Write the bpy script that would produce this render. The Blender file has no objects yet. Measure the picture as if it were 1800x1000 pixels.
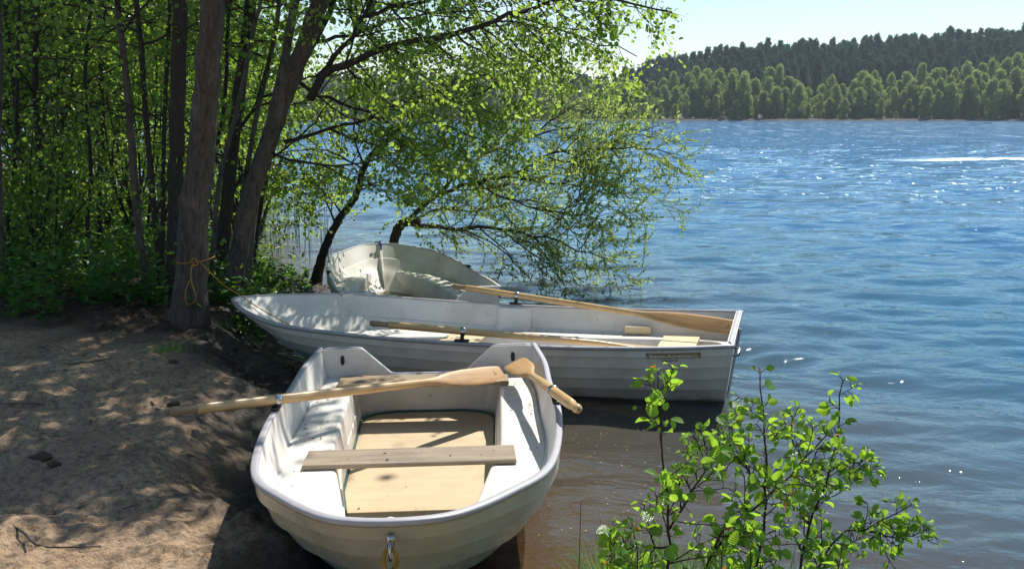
import bpy, math
import numpy as np
R = math.radians
# ------------------------------------------------------------------ camera, sky, sun, exposure
SC = bpy.context.scene
F, H = 1800.0, 1.9                      # focal length in photo pixels (1800 wide), eye height over the water
TH = math.atan(297 / F)                 # downward tilt
cam = bpy.data.objects.new("camera", bpy.data.cameras.new("camera"))
SC.collection.objects.link(cam)
cam.data.sensor_width = 36
cam.data.lens = 36 * F / 1800
cam.data.clip_start = 0.05
cam.data.clip_end = 4000
cam.location = (0, 0, H)
cam.rotation_euler = (math.pi / 2 - TH, 0, 0)
SC.camera = cam
SUN_AZ, SUN_EL = R(28), R(51.5)           # azimuth clockwise from the view direction (+Y)
world = bpy.data.worlds.new("World")
SC.world = world
world.use_nodes = True
wn = world.node_tree.nodes
sky = wn.new("ShaderNodeTexSky")
sky.sky_type = "NISHITA"
sky.sun_disc = False
sky.sun_elevation = SUN_EL
sky.sun_rotation = SUN_AZ
sky.altitude = 100
sky.air_density = 1.0
sky.dust_density = 0.35
sky.ozone_density = 1.6
wn["Background"].inputs["Strength"].default_value = 0.10
tint = wn.new("ShaderNodeMix")
tint.data_type = "RGBA"
tint.blend_type = "MULTIPLY"
tint.inputs[0].default_value = 1.0
tint.inputs[7].default_value = (0.93, 0.99, 0.96, 1)
world.node_tree.links.new(sky.outputs[0], tint.inputs[6])
world.node_tree.links.new(tint.outputs[2], wn["Background"].inputs["Color"])
sun = bpy.data.objects.new("sun", bpy.data.lights.new("sun", "SUN"))
SC.collection.objects.link(sun)
sun.data.energy = 5.0
sun.data.angle = R(0.53)
sun.data.color = (1.0, 0.955, 0.88)
sd = np.array([math.sin(SUN_AZ) * math.cos(SUN_EL), math.cos(SUN_AZ) * math.cos(SUN_EL), math.sin(SUN_EL)])
sun.rotation_euler = (math.pi / 2 - SUN_EL, 0, -SUN_AZ + math.pi)
from mathutils import Vector
sun.rotation_euler = Vector((-sd).tolist()).to_track_quat("-Z", "Y").to_euler()
SC.view_settings.view_transform = "Standard"
SC.view_settings.look = "None"
SC.view_settings.exposure = 0.47
SC.view_settings.gamma = 1
SC.cycles.max_bounces = 8
SC.cycles.diffuse_bounces = 3
SC.cycles.glossy_bounces = 3
SC.cycles.transmission_bounces = 5
SC.cycles.transparent_max_bounces = 8
SC.cycles.caustics_reflective = False
SC.cycles.caustics_refractive = False
SC.cycles.sample_clamp_indirect = 6
SC.cycles.use_denoising = True

rng = np.random.default_rng(7)


# ------------------------------------------------------------------ helpers
def P(px, py, y):
    """world point seen at photo pixel (px, py) at forward distance y"""
    b = (500 - py) / F
    a = (px - 900) / F
    ct, st = math.cos(TH), math.sin(TH)
    s = y / (ct + b * st)
    return np.array([a * s, y, H + (-st + b * ct) * s])


def G(px, py, z):
    b = (500 - py) / F
    a = (px - 900) / F
    ct, st = math.cos(TH), math.sin(TH)
    s = (z - H) / (-st + b * ct)
    return np.array([a * s, (ct + b * st) * s, z])


def link(o, parent=None):
    SC.collection.objects.link(o)
    if parent is not None:
        o.parent = parent
    return o


def tag(o, label=None, cat=None, group=None, kind=None):
    if label: o["label"] = label
    if cat: o["category"] = cat
    if group: o["group"] = group
    if kind: o["kind"] = kind
    return o


def thing(name, label, cat, loc=(0, 0, 0), rot=(0, 0, 0), group=None):
    o = bpy.data.objects.new(name, None)
    o.empty_display_size = 0.1
    o.location = [float(c) for c in loc]
    o.rotation_euler = rot
    link(o)
    return tag(o, label, cat, group)


class MB:
    """collects vertices and faces for one mesh object"""
    def __init__(s):
        s.V, s.F, s.n, s.rnd, s.uv = [], [], 0, None, None

    def add(s, V, Fs):
        V = np.asarray(V, float).reshape(-1, 3)
        s.V.append(V)
        for f in Fs:
            s.F.append(tuple(int(i) + s.n for i in f))
        s.n += len(V)

    def grid(s, A, closed_u=False, closed_v=False, flip=False):
        A = np.asarray(A, float)
        n, m = A.shape[:2]
        fs = []
        for i in range(n if closed_u else n - 1):
            i2 = (i + 1) % n
            for j in range(m if closed_v else m - 1):
                j2 = (j + 1) % m
                f = (i * m + j, i * m + j2, i2 * m + j2, i2 * m + j)
                fs.append(f[::-1] if flip else f)
        s.add(A.reshape(-1, 3), fs)

    def box(s, c, size, rot=0.0, bev=0.0):
        """box with chamfered edges"""
        hx, hy, hz = np.array(size) / 2
        b = bev if bev else min(hx, hy, hz) * 0.15
        V = []
        for zz, k in ((-hz, b), (-hz + b, 0), (hz - b, 0), (hz, b)):
            for sx, sy in ((-1, -1), (1, -1), (1, 1), (-1, 1)):
                V.append((sx * (hx - k), sy * (hy - k), zz))
        V = np.array(V)
        cr, sr = math.cos(rot), math.sin(rot)
        V = np.stack([V[:, 0] * cr - V[:, 1] * sr, V[:, 0] * sr + V[:, 1] * cr, V[:, 2]], 1) + np.array(c)
        fs = [(3, 2, 1, 0), (12, 13, 14, 15)]
        for k in range(3):
            for j in range(4):
                fs.append((k * 4 + j, k * 4 + (j + 1) % 4, k * 4 + 4 + (j + 1) % 4, k * 4 + 4 + j))
        s.add(V, fs)

    def tube(s, pts, rad, k=6, caps=True, flat=None):
        pts = np.asarray(pts, float)
        n = len(pts)
        rad = np.broadcast_to(np.asarray(rad, float), (n,))
        t = np.gradient(pts, axis=0)
        t /= np.maximum(np.linalg.norm(t, axis=1, keepdims=True), 1e-9)
        ref = np.array([0.31, 0.17, 0.93]) if abs(t[0, 2]) < 0.8 else np.array([0.95, 0.2, 0.1])
        u = np.cross(t, ref)
        u /= np.maximum(np.linalg.norm(u, axis=1, keepdims=True), 1e-9)
        w = np.cross(t, u)
        a = np.arange(k) / k * 2 * math.pi
        A = pts[:, None] + rad[:, None, None] * (np.cos(a)[None, :, None] * u[:, None] + np.sin(a)[None, :, None] * w[:, None])
        base = s.n
        s.grid(A, closed_v=True, flip=True)
        if caps:
            s.F.append(tuple(range(base, base + k)))
            s.F.append(tuple(reversed(range(base + (n - 1) * k, base + n * k))))

    def build(s, name, mat, parent=None, smooth=True, loc=None, uv=None, rnd=None, rot=None):
        me = bpy.data.meshes.new(name)
        V = np.concatenate(s.V) if s.V else np.zeros((0, 3))
        me.from_pydata(V.tolist(), [], s.F)
        if smooth:
            me.polygons.foreach_set("use_smooth", [True] * len(me.polygons))
        if mat: me.materials.append(mat)
        if rnd is not None:
            at = me.attributes.new("rnd", "FLOAT", "POINT")
            at.data.foreach_set("value", np.asarray(rnd, np.float32))
        me.update()
        o = bpy.data.objects.new(name, me)
        if loc is not None: o.location = [float(c) for c in loc]
        if rot is not None: o.rotation_euler = rot
        return link(o, parent)


def fast_mesh(name, V, Q, mat, parent=None, smooth=False, rnd=None, uv=None):
    """quads or tris as numpy arrays"""
    me = bpy.data.meshes.new(name)
    V = np.asarray(V, np.float32)
    Q = np.asarray(Q, np.int32)
    n, k = Q.shape
    me.vertices.add(len(V))
    me.vertices.foreach_set("co", V.ravel())
    me.loops.add(n * k)
    me.loops.foreach_set("vertex_index", Q.ravel())
    me.polygons.add(n)
    me.polygons.foreach_set("loop_start", np.arange(0, n * k, k, dtype=np.int32))
    me.polygons.foreach_set("use_smooth", np.full(n, smooth))
    me.update(calc_edges=True)
    if rnd is not None:
        at = me.attributes.new("rnd", "FLOAT", "POINT")
        at.data.foreach_set("value", np.asarray(rnd, np.float32))
    if uv is not None:
        ul = me.uv_layers.new(name="UVMap")
        ul.data.foreach_set("uv", np.asarray(uv, np.float32)[Q.ravel()].ravel())
    if mat: me.materials.append(mat)
    o = bpy.data.objects.new(name, me)
    return link(o, parent)


def spline(pts, n):
    """Catmull-Rom through pts, n samples evenly by length"""
    p = np.asarray(pts, float)
    if len(p) < 3:
        t = np.linspace(0, 1, n)[:, None]
        return p[0] * (1 - t) + p[-1] * t
    q = np.vstack([2 * p[0] - p[1], p, 2 * p[-1] - p[-2]])
    out = []
    for i in range(1, len(q) - 2):
        t = np.linspace(0, 1, 14, endpoint=False)[:, None]
        a, b, c, d = q[i - 1], q[i], q[i + 1], q[i + 2]
        out.append(0.5 * ((2 * b) + (-a + c) * t + (2 * a - 5 * b + 4 * c - d) * t ** 2 + (-a + 3 * b - 3 * c + d) * t ** 3))
    out = np.vstack(out + [p[-1:]])
    L = np.r_[0, np.cumsum(np.linalg.norm(np.diff(out, axis=0), axis=1))]
    s = np.linspace(0, L[-1], n)
    return np.stack([np.interp(s, L, out[:, k]) for k in range(out.shape[1])], 1)


def unit(v):
    return v / np.maximum(np.linalg.norm(v, axis=-1, keepdims=True), 1e-9)


_perm = np.random.default_rng(3).random((256, 256))
def vnoise(x, y):
    xi, yi = np.floor(x).astype(int), np.floor(y).astype(int)
    fx, fy = x - xi, y - yi
    fx = fx * fx * (3 - 2 * fx); fy = fy * fy * (3 - 2 * fy)
    g = lambda a, b: _perm[a & 255, b & 255]
    return (g(xi, yi) * (1 - fx) + g(xi + 1, yi) * fx) * (1 - fy) + (g(xi, yi + 1) * (1 - fx) + g(xi + 1, yi + 1) * fx) * fy - 0.5


def fbm(x, y, o=4):
    s = 0; a = 1.0
    for k in range(o):
        s = s + a * vnoise(x * 2 ** k + 17.3 * k, y * 2 ** k + 5.1 * k); a *= 0.5
    return s


# ------------------------------------------------------------------ materials
class NT:
    def __init__(s, name):
        s.m = bpy.data.materials.new(name)
        s.m.use_nodes = True
        s.t = s.m.node_tree
        s.t.nodes.clear()
        s.out = s.t.nodes.new("ShaderNodeOutputMaterial")

    def n(s, typ, _in=None, **kw):
        nd = s.t.nodes.new("ShaderNode" + typ)
        for k, v in kw.items():
            setattr(nd, k, v)
        for k, v in (_in or {}).items():
            sock = nd.inputs[k]
            if isinstance(v, bpy.types.NodeSocket): s.t.links.new(v, sock)
            else:
                if isinstance(v, (tuple, list)) and len(v) == 3 and sock.type == "RGBA": v = (*v, 1)
                sock.default_value = v
        return nd

    def ramp(s, fac, stops):
        r = s.n("ValToRGB", {"Fac": fac})
        e = r.color_ramp.elements
        while len(e) < len(stops): e.new(0.5)
        for el, (p, c) in zip(e, stops):
            el.position = p
            el.color = (*c, 1) if isinstance(c, (tuple, list)) else (c, c, c, 1)
        return r.outputs["Color"]

    def mix(s, fac, a, b, blend="MIX"):
        nd = s.n("Mix", data_type="RGBA", blend_type=blend)
        for i, v in ((0, fac), (6, a), (7, b)):
            if isinstance(v, bpy.types.NodeSocket): s.t.links.new(v, nd.inputs[i])
            else: nd.inputs[i].default_value = (*v, 1) if isinstance(v, (tuple, list)) else v
        return nd.outputs[2]

    def coords(s, scale=(1, 1, 1), kind="Object"):
        tc = s.n("TexCoord")
        mp = s.n("Mapping", {"Vector": tc.outputs[kind], "Scale": scale})
        return mp.outputs[0]

    def noise(s, vec, scale, detail=4, rough=0.55, dist=0.0):
        return s.n("TexNoise", {"Vector": vec, "Scale": scale, "Detail": detail, "Roughness": rough, "Distortion": dist}).outputs["Fac"]

    def bump(s, h, strength, dist, normal=None):
        d = {"Height": h, "Strength": strength, "Distance": dist}
        if normal is not None: d["Normal"] = normal
        return s.n("Bump", d).outputs[0]

    def done(s, shader):
        s.t.links.new(shader, s.out.inputs["Surface"])
        return s.m


def mat_gel(name, base=(0.66, 0.665, 0.68), dirt=(0.30, 0.26, 0.18), amt=0.35, rough=0.3, grime=0.5, mud=None):
    m = NT(name)
    v = m.coords()
    big = m.noise(v, 3.0, 5, 0.6)
    f = m.ramp(big, [(0.42, 0.0), (0.78, amt)])
    c = m.mix(f, base, dirt)
    sp = m.noise(v, 55, 2, 0.5)
    f2 = m.ramp(sp, [(0.70, 0.0), (0.76, grime)])
    c = m.mix(f2, c, (0.08, 0.06, 0.04))
    st = m.noise(m.coords((2, 2, 14)), 5, 3, 0.6)
    f3 = m.ramp(st, [(0.5, 0.0), (0.8, 0.3)])
    c = m.mix(f3, c, tuple(x * 0.75 for x in base))
    # long thin scuffs
    sc = m.noise(m.coords((1.5, 1.5, 40)), 6, 4, 0.7, 1.5)
    c = m.mix(m.ramp(sc, [(0.66, 0.0), (0.70, 0.35)]), c, (0.22, 0.20, 0.17))
    if mud is not None:
        zz = m.n("SeparateXYZ", {"Vector": m.n("TexCoord").outputs["Object"]}).outputs[2]
        wob = m.n("Math", {0: m.noise(v, 6, 5, 0.7), 1: 0.22}, operation="MULTIPLY").outputs[0]
        hh = m.n("Math", {0: zz, 1: wob}, operation="SUBTRACT").outputs[0]
        c = m.mix(m.n("MapRange", {"Value": hh, "From Min": mud - 0.16, "From Max": mud - 0.06, "To Min": 0.75, "To Max": 0.0}).outputs[0], c, (0.14, 0.11, 0.06))
    rg = m.ramp(m.noise(v, 9, 3), [(0.3, rough), (0.75, min(1, rough + 0.25))])
    nb = m.bump(m.noise(v, 14, 4), 0.12, 0.01)
    p = m.n("BsdfPrincipled", {"Base Color": c, "Roughness": rg, "Normal": nb, "IOR": 1.48})
    return m.done(p.outputs[0])


def mat_wood(name, a, b, c, axis=0, rough=0.5, scale=1.0, stain=0.0):
    m = NT(name)
    sc = [14.0 * scale] * 3
    sc[axis] = 1.1 * scale
    v = m.coords(tuple(sc))
    g = m.noise(v, 2.4, 6, 0.65, 0.6)
    col = m.ramp(g, [(0.25, c), (0.48, a), (0.72, b)])
    k = m.noise(m.coords(), 5, 4, 0.6)
    col = m.mix(m.ramp(k, [(0.45, 0.0), (0.8, 0.35 + stain)]), col, tuple(x * 0.55 for x in c))
    nb = m.bump(g, 0.25, 0.004)
    p = m.n("BsdfPrincipled", {"Base Color": col, "Roughness": rough, "Normal": nb})
    return m.done(p.outputs[0])


def mat_plain(name, col, rough=0.5, metal=0.0, var=0.25, bump=0.2, bscale=40):
    m = NT(name)
    v = m.coords()
    c = m.mix(m.ramp(m.noise(v, 12, 4), [(0.3, 0.0), (0.75, 1.0)]), col, tuple(x * (1 - var) for x in col))
    p = m.n("BsdfPrincipled", {"Base Color": c, "Roughness": rough, "Metallic": metal,
                               "Normal": m.bump(m.noise(v, bscale, 3), bump, 0.003)})
    return m.done(p.outputs[0])


def mat_leaf(name, c1, c2, trans, tmix=0.5, rough=0.42, veins=False, young=None, spec=0.5, vary=0.0):
    m = NT(name)
    at = m.n("Attribute", attribute_name="rnd").outputs["Fac"]
    c = m.ramp(at, [(0.0, c1), (0.9, c2)] + ([(0.955, young)] if young else []))
    t = m.ramp(at, [(0.0, tuple(x * 0.72 for x in trans)), (0.9, trans)] + ([(0.955, young)] if young else []))
    nrm = None
    if veins:
        uv = m.n("UVMap").outputs[0]
        sx = m.n("SeparateXYZ", {"Vector": uv})
        ax = m.n("Math", {0: m.n("Math", {0: sx.outputs[0], 1: 0.5}, operation="SUBTRACT").outputs[0]}, operation="ABSOLUTE").outputs[0]
        ph = m.n("Math", {0: sx.outputs[1], 1: m.n("Math", {0: ax, 1: -0.75}, operation="MULTIPLY").outputs[0]}, operation="ADD").outputs[0]
        w = m.n("Math", {0: m.n("Math", {0: ph, 1: 46.0}, operation="MULTIPLY").outputs[0]}, operation="SINE").outputs[0]
        h = m.ramp(m.n("MapRange", {"Value": w, "From Min": -1.0, "From Max": 1.0}).outputs[0], [(0.0, 0.0), (0.55, 0.7), (1.0, 1.0)])
        mid = m.ramp(ax, [(0.0, 1.0), (0.035, 0.0)])
        vn = m.ramp(h, [(0.0, 1.0), (0.22, 0.0)])
        vv = m.mix(1.0, mid, vn, "LIGHTEN")
        c = m.mix(m.n("Math", {0: vv, 1: 0.22}, operation="MULTIPLY").outputs[0], c, (0.16, 0.24, 0.08))
        t = m.mix(m.n("Math", {0: vv, 1: 0.28}, operation="MULTIPLY").outputs[0], t, tuple(x * 0.45 for x in trans))
        nrm = m.bump(h, 0.5, 0.003)
    if vary:
        rnd = m.n("ObjectInfo").outputs["Random"]
        hv_ = m.n("HueSaturation", {"Hue": m.n("MapRange", {"Value": rnd, "To Min": 0.5 - 0.035 * vary, "To Max": 0.5 + 0.03 * vary}).outputs[0], "Value": m.n("MapRange", {"Value": m.n("Math", {0: m.n("Math", {0: rnd, 1: 7.31}, operation="MULTIPLY").outputs[0]}, operation="FRACT").outputs[0], "To Min": 1 - 0.38 * vary, "To Max": 1 + 0.32 * vary}).outputs[0], "Color": c})
        c = hv_.outputs[0]
    d = {"Base Color": c, "Roughness": rough, "Specular IOR Level": spec}
    td = {"Color": t}
    if nrm is not None: d["Normal"] = nrm; td["Normal"] = nrm
    p = m.n("BsdfPrincipled", d)
    tr = m.n("BsdfTranslucent", td)
    mx = m.n("MixShader", {0: tmix, 1: p.outputs[0], 2: tr.outputs[0]})
    return m.done(mx.outputs[0])


def mat_bark(name, a, b, scale=1.0, moss=0.2):
    m = NT(name)
    v = m.coords((14 * scale, 14 * scale, 3.2 * scale))
    g = m.noise(v, 4, 6, 0.7, 0.4)
    c = m.ramp(g, [(0.3, b), (0.62, a)])
    k = m.noise(m.coords(), 3.0, 4, 0.6)
    c = m.mix(m.ramp(k, [(0.5, 0.0), (0.75, moss)]), c, (0.045, 0.05, 0.022))
    fu = m.noise(m.coords((9 * scale, 9 * scale, 1.1 * scale)), 2.2, 5, 0.75, 1.2)
    c = m.mix(m.ramp(fu, [(0.36, 0.8), (0.5, 0.0)]), c, tuple(x * 0.45 for x in b))
    pale = m.noise(m.coords((3, 3, 2)), 1.6, 4, 0.6)
    c = m.mix(m.ramp(pale, [(0.56, 0.0), (0.68, 0.45)]), c, tuple(min(1, x * 1.9) for x in a))
    sp = m.noise(m.coords(), 38, 3, 0.6)
    c = m.mix(m.ramp(sp, [(0.62, 0.0), (0.72, 0.5)]), c, tuple(min(1, x * 2.0) for x in a))
    p = m.n("BsdfPrincipled", {"Base Color": c, "Roughness": 0.85, "Normal": m.bump(fu, 0.9, 0.03, m.bump(g, 0.7, 0.02))})
    return m.done(p.outputs[0])


M = {}
M["gel_out"] = mat_gel("painted_hull", (0.56, 0.52, 0.41), (0.26, 0.23, 0.14), 0.6, 0.16, 0.35, 0.10)
M["gel_out2"] = mat_gel("grey_white_hull", (0.68, 0.635, 0.57), (0.28, 0.22, 0.17), 0.5, 0.3, 0.4, 0.03)
M["gel_in"] = mat_gel("white_fibreglass", (0.76, 0.725, 0.665), (0.38, 0.33, 0.23), 0.5, 0.35, 0.75)
M["gel_old"] = mat_gel("weathered_fibreglass", (0.68, 0.66, 0.60), (0.30, 0.26, 0.17), 0.5, 0.5, 0.9)
M["rim"] = mat_plain("grey_rubber_rim", (0.42, 0.405, 0.425), 0.45, 0, 0.2, 0.15)
M["wood_oar"] = mat_wood("varnished_pine", (0.55, 0.35, 0.155), (0.64, 0.44, 0.22), (0.38, 0.22, 0.10), 0, 0.33, 1.0)
M["wood_blade"] = mat_wood("worn_pine", (0.49, 0.28, 0.115), (0.58, 0.37, 0.17), (0.31, 0.17, 0.08), 0, 0.4, 0.8, 0.1)
M["wood_grip"] = mat_wood("dark_grip_wood", (0.26, 0.17, 0.10), (0.36, 0.25, 0.15), (0.14, 0.09, 0.05), 0, 0.5)
M["wood_grey"] = mat_wood("grey_plank", (0.27, 0.21, 0.145), (0.36, 0.285, 0.20), (0.16, 0.12, 0.08), 1, 0.65, 1.0, 0.15)
M["wood_seat"] = mat_wood("brown_plank", (0.25, 0.18, 0.10), (0.36, 0.27, 0.16), (0.14, 0.10, 0.06), 1, 0.6, 1.0, 0.3)
M["ply"] = mat_wood("plywood_floor", (0.53, 0.405, 0.245), (0.565, 0.44, 0.275), (0.49, 0.37, 0.22), 1, 0.6, 0.6, 0.1)
M["ply_x"] = mat_wood("plywood_seat", (0.62, 0.49, 0.29), (0.70, 0.57, 0.36), (0.52, 0.39, 0.22), 0, 0.6, 0.5)
M["trim_green"] = mat_plain("green_rubber_trim", (0.02, 0.09, 0.07), 0.5)
M["steel"] = mat_plain("steel", (0.55, 0.55, 0.56), 0.25, 1.0, 0.3)
M["iron"] = mat_plain("dark_iron", (0.05, 0.045, 0.045), 0.5, 0.6, 0.3)
M["rope_y"] = mat_plain("yellow_rope", (0.42, 0.23, 0.03), 0.7, 0, 0.4, 0.8, 90)
M["rope_b"] = mat_plain("blue_rope", (0.05, 0.10, 0.42), 0.7, 0, 0.3, 0.6, 90)
M["band"] = mat_plain("ochre_sticker", (0.36, 0.21, 0.07), 0.5)
M["ink"] = mat_plain("black_ink", (0.02, 0.02, 0.02), 0.6)
M["paint_white"] = mat_plain("white_lettering", (0.85, 0.83, 0.76), 0.5)
M["bark"] = mat_bark("alder_bark", (0.125, 0.094, 0.078), (0.04, 0.029, 0.024), 1.0)
M["bark2"] = mat_bark("grey_bark", (0.17, 0.15, 0.125), (0.06, 0.05, 0.042), 1.6, 0.1)
M["bark_d"] = mat_bark("dark_bark", (0.055, 0.042, 0.034), (0.022, 0.018, 0.015), 1.6, 0.2)
M["bark_w"] = mat_bark("willow_bark", (0.10, 0.085, 0.05), (0.04, 0.032, 0.02), 2.0, 0.3)
M["leaf"] = mat_leaf("alder_leaf", (0.055, 0.135, 0.025), (0.11, 0.22, 0.045), (0.48, 0.68, 0.09), 0.56, 0.36)
M["leaf_half_shaded"] = mat_leaf("shade_dimmed_bush_leaf", (0.045, 0.11, 0.022), (0.09, 0.18, 0.035), (0.34, 0.53, 0.06), 0.5, 0.45)  # dimmer leaf copy, puts the understorey's shade into the bush colour
M["leaf_shaded"] = mat_leaf("shade_toned_leaf", (0.03, 0.075, 0.02), (0.06, 0.13, 0.03), (0.18, 0.32, 0.04), 0.45, 0.5)  # leaf colour and transmission lowered to stand in for deep shade behind
M["leaf_w"] = mat_leaf("willow_leaf", (0.10, 0.18, 0.05), (0.19, 0.29, 0.10), (0.62, 0.80, 0.18), 0.45, 0.5)
M["leaf_near"] = mat_leaf("young_alder_leaf", (0.06, 0.17, 0.03), (0.12, 0.28, 0.05), (0.50, 0.82, 0.06), 0.52, 0.3, True, (0.50, 0.20, 0.03), 0.6)
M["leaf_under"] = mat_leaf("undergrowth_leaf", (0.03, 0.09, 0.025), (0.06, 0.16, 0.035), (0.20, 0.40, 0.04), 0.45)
M["litter"] = mat_leaf("dead_leaf", (0.10, 0.055, 0.03), (0.24, 0.14, 0.07), (0.2, 0.1, 0.04), 0.2, 0.7)
M["grass"] = mat_leaf("grass_blade", (0.05, 0.15, 0.02), (0.11, 0.25, 0.04), (0.30, 0.55, 0.05), 0.45, 0.4)
M["far_leaf"] = mat_leaf("far_birch_leaf", (0.13, 0.22, 0.06), (0.24, 0.34, 0.11), (0.44, 0.56, 0.14), 0.45, 0.7, vary=1.0)
M["far_pine"] = mat_leaf("far_pine_needles", (0.022, 0.075, 0.045), (0.038, 0.11, 0.065), (0.06, 0.16, 0.07), 0.3, 0.7, vary=0.8)
M["reed"] = mat_leaf("dry_reed", (0.10, 0.09, 0.05), (0.16, 0.14, 0.07), (0.2, 0.2, 0.08), 0.3, 0.6)
# ------------------------------------------------------------------ ground, lake bed, water
SY = np.array([-8, 0, 1.5, 2.4, 3.0, 3.5, 4.0, 4.5, 5.5, 6.5, 7.5, 9, 11, 13, 16.5, 24, 45, 90, 200])
SX = np.array([5.5, 3.5, 2.7, 2.1, 1.4, 0.5, -0.25, -0.45, -0.8, -1.1, -1.45, -1.75, -1.95, -3.0, -5, -9, -22, -60, -150])


def shore_d(x, y):
    """distance inland (positive) or out into the lake (negative)"""
    xs = np.interp(y, SY, SX) + 0.10 * np.sin(y * 2.3) + 0.06 * np.sin(y * 5.1 + 1)
    sl = np.interp(y, SY[:-1], np.diff(SX) / np.diff(SY))
    return (xs - x) / np.sqrt(1 + sl ** 2)


def sstep(a, b, v):
    t = np.clip((v - a) / (b - a), 0, 1)
    return t * t * (3 - 2 * t)


_rf = np.random.default_rng(99)
FOOT = [(-4.4 + 3.3 * _rf.random(), 3.5 + 3.6 * _rf.random(), _rf.random() * 6.28) for _ in range(34)]


def fprints(x, y):
    """scuffed footprints with pushed-up rims, and crumbly lumps"""
    z = 0 * x
    for fx, fy, fa in FOOT:
        dx, dy = x - fx, y - fy
        near = (np.abs(dx) < .4) & (np.abs(dy) < .4)
        if not np.any(near): continue
        u = dx * math.cos(fa) + dy * math.sin(fa); w = -dx * math.sin(fa) + dy * math.cos(fa)
        r = np.sqrt((u / .15) ** 2 + (w / .062) ** 2)
        z = z + np.where(near, -0.022 * np.exp(-r ** 4) + 0.012 * np.exp(-((r - 1.35) / .3) ** 2), 0)
    lump = np.maximum(fbm(x * 1.7 + 9, y * 1.7, 2) - 0.12, 0) * np.maximum(fbm(x * 24, y * 24, 2), 0)
    return z + 0.16 * lump


def ground_z(x, y, fine=True):
    x = np.asarray(x, float); y = np.asarray(y, float)
    d = shore_d(x, y)
    land = 0.10 * np.clip(d, 0, 0.5) + 0.25 * sstep(0.35, 0.95, d + 0.25 * fbm(x * 1.3, y * 1.3, 2)) + 0.012 * np.clip(d - 1, 0, 40)
    lake = np.maximum(-0.13 * -d * 1.0, -3.0)
    z = np.where(d > 0, land, lake)
    if fine:
        a = sstep(0.1, 1.0, d)
        z = z + a * (0.05 * fbm(x * 1.1, y * 1.1, 3) + 0.045 * fbm(x * 3.6, y * 4, 3) + 0.030 * np.abs(fbm(x * 9, y * 11, 3)) + 0.010 * fbm(x * 30, y * 30, 2))
        z = z + a * fprints(x, y)
        z = z + (1 - a) * 0.012 * fbm(x * 5, y * 5, 3)
    return z


gx = np.unique(np.r_[np.linspace(-150, -20, 30), np.linspace(-20, -6, 60), np.linspace(-6, -3.2, 90), np.linspace(-3.2, -0.4, 240), np.linspace(-0.4, 3, 80), np.linspace(3, 12, 20)])
gy = np.unique(np.r_[np.linspace(-8, 2, 25), np.linspace(2, 3.2, 40), np.linspace(3.2, 8.5, 400), np.linspace(8.5, 16, 130), np.linspace(16, 40, 60), np.linspace(40, 200, 40)])
X, Y = np.meshgrid(gx, gy)
Z = ground_z(X, Y)
V = np.stack([X, Y, Z], -1).reshape(-1, 3)
ny, nx = X.shape
idx = np.arange(ny * nx).reshape(ny, nx)
Q = np.stack([idx[:-1, :-1], idx[:-1, 1:], idx[1:, 1:], idx[1:, :-1]], -1).reshape(-1, 4)
m = NT("sand_and_earth")
v = m.coords()
geo = m.n("Attribute", attribute_name="wet_and_shade").outputs["Fac"]
n1 = m.noise(v, 2.2, 6, 0.6)
n2 = m.noise(v, 28, 5, 0.7)
n3 = m.noise(v, 160, 3, 0.7)
c = m.ramp(n1, [(0.3, (0.42, 0.28, 0.165)), (0.7, (0.57, 0.405, 0.255))])
c = m.mix(m.ramp(n2, [(0.44, 0.0), (0.62, 0.75)]), c, (0.17, 0.115, 0.075))
c = m.mix(m.ramp(n3, [(0.60, 0.0), (0.72, 0.55)]), c, (0.10, 0.065, 0.04))
c = m.mix(m.ramp(m.noise(v, 75, 2, 0.5), [(0.66, 0.0), (0.70, 0.8)]), c, (0.09, 0.055, 0.035))
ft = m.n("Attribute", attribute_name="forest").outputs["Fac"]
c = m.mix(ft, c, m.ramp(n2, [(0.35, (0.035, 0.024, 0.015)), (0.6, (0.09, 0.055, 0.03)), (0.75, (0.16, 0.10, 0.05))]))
c = m.mix(geo, c, (0.024, 0.017, 0.012))  # wet shore, spread wider and blackened to paint in the shade beside the hull
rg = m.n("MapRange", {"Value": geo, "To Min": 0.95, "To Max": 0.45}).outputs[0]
b1 = m.bump(n2, 1.0, 0.035)
b2 = m.bump(n3, 0.7, 0.008, b1)
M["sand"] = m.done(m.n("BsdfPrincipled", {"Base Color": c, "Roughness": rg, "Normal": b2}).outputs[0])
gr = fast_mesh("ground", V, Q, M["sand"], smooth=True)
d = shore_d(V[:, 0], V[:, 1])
wet_and_shade = 1 - sstep(0.62, 1.1, d + 0.3 * fbm(V[:, 0] * 2, V[:, 1] * 2, 3))
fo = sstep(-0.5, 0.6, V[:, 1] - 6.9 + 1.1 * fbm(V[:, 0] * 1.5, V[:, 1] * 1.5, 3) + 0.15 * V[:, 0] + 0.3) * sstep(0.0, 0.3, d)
wet_and_shade = np.where(d < -0.2, 0.6, wet_and_shade)
for nm, val in (("wet_and_shade", wet_and_shade), ("forest", fo)):
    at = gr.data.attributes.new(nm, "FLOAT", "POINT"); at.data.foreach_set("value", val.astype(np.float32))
tag(gr, kind="structure")

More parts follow.
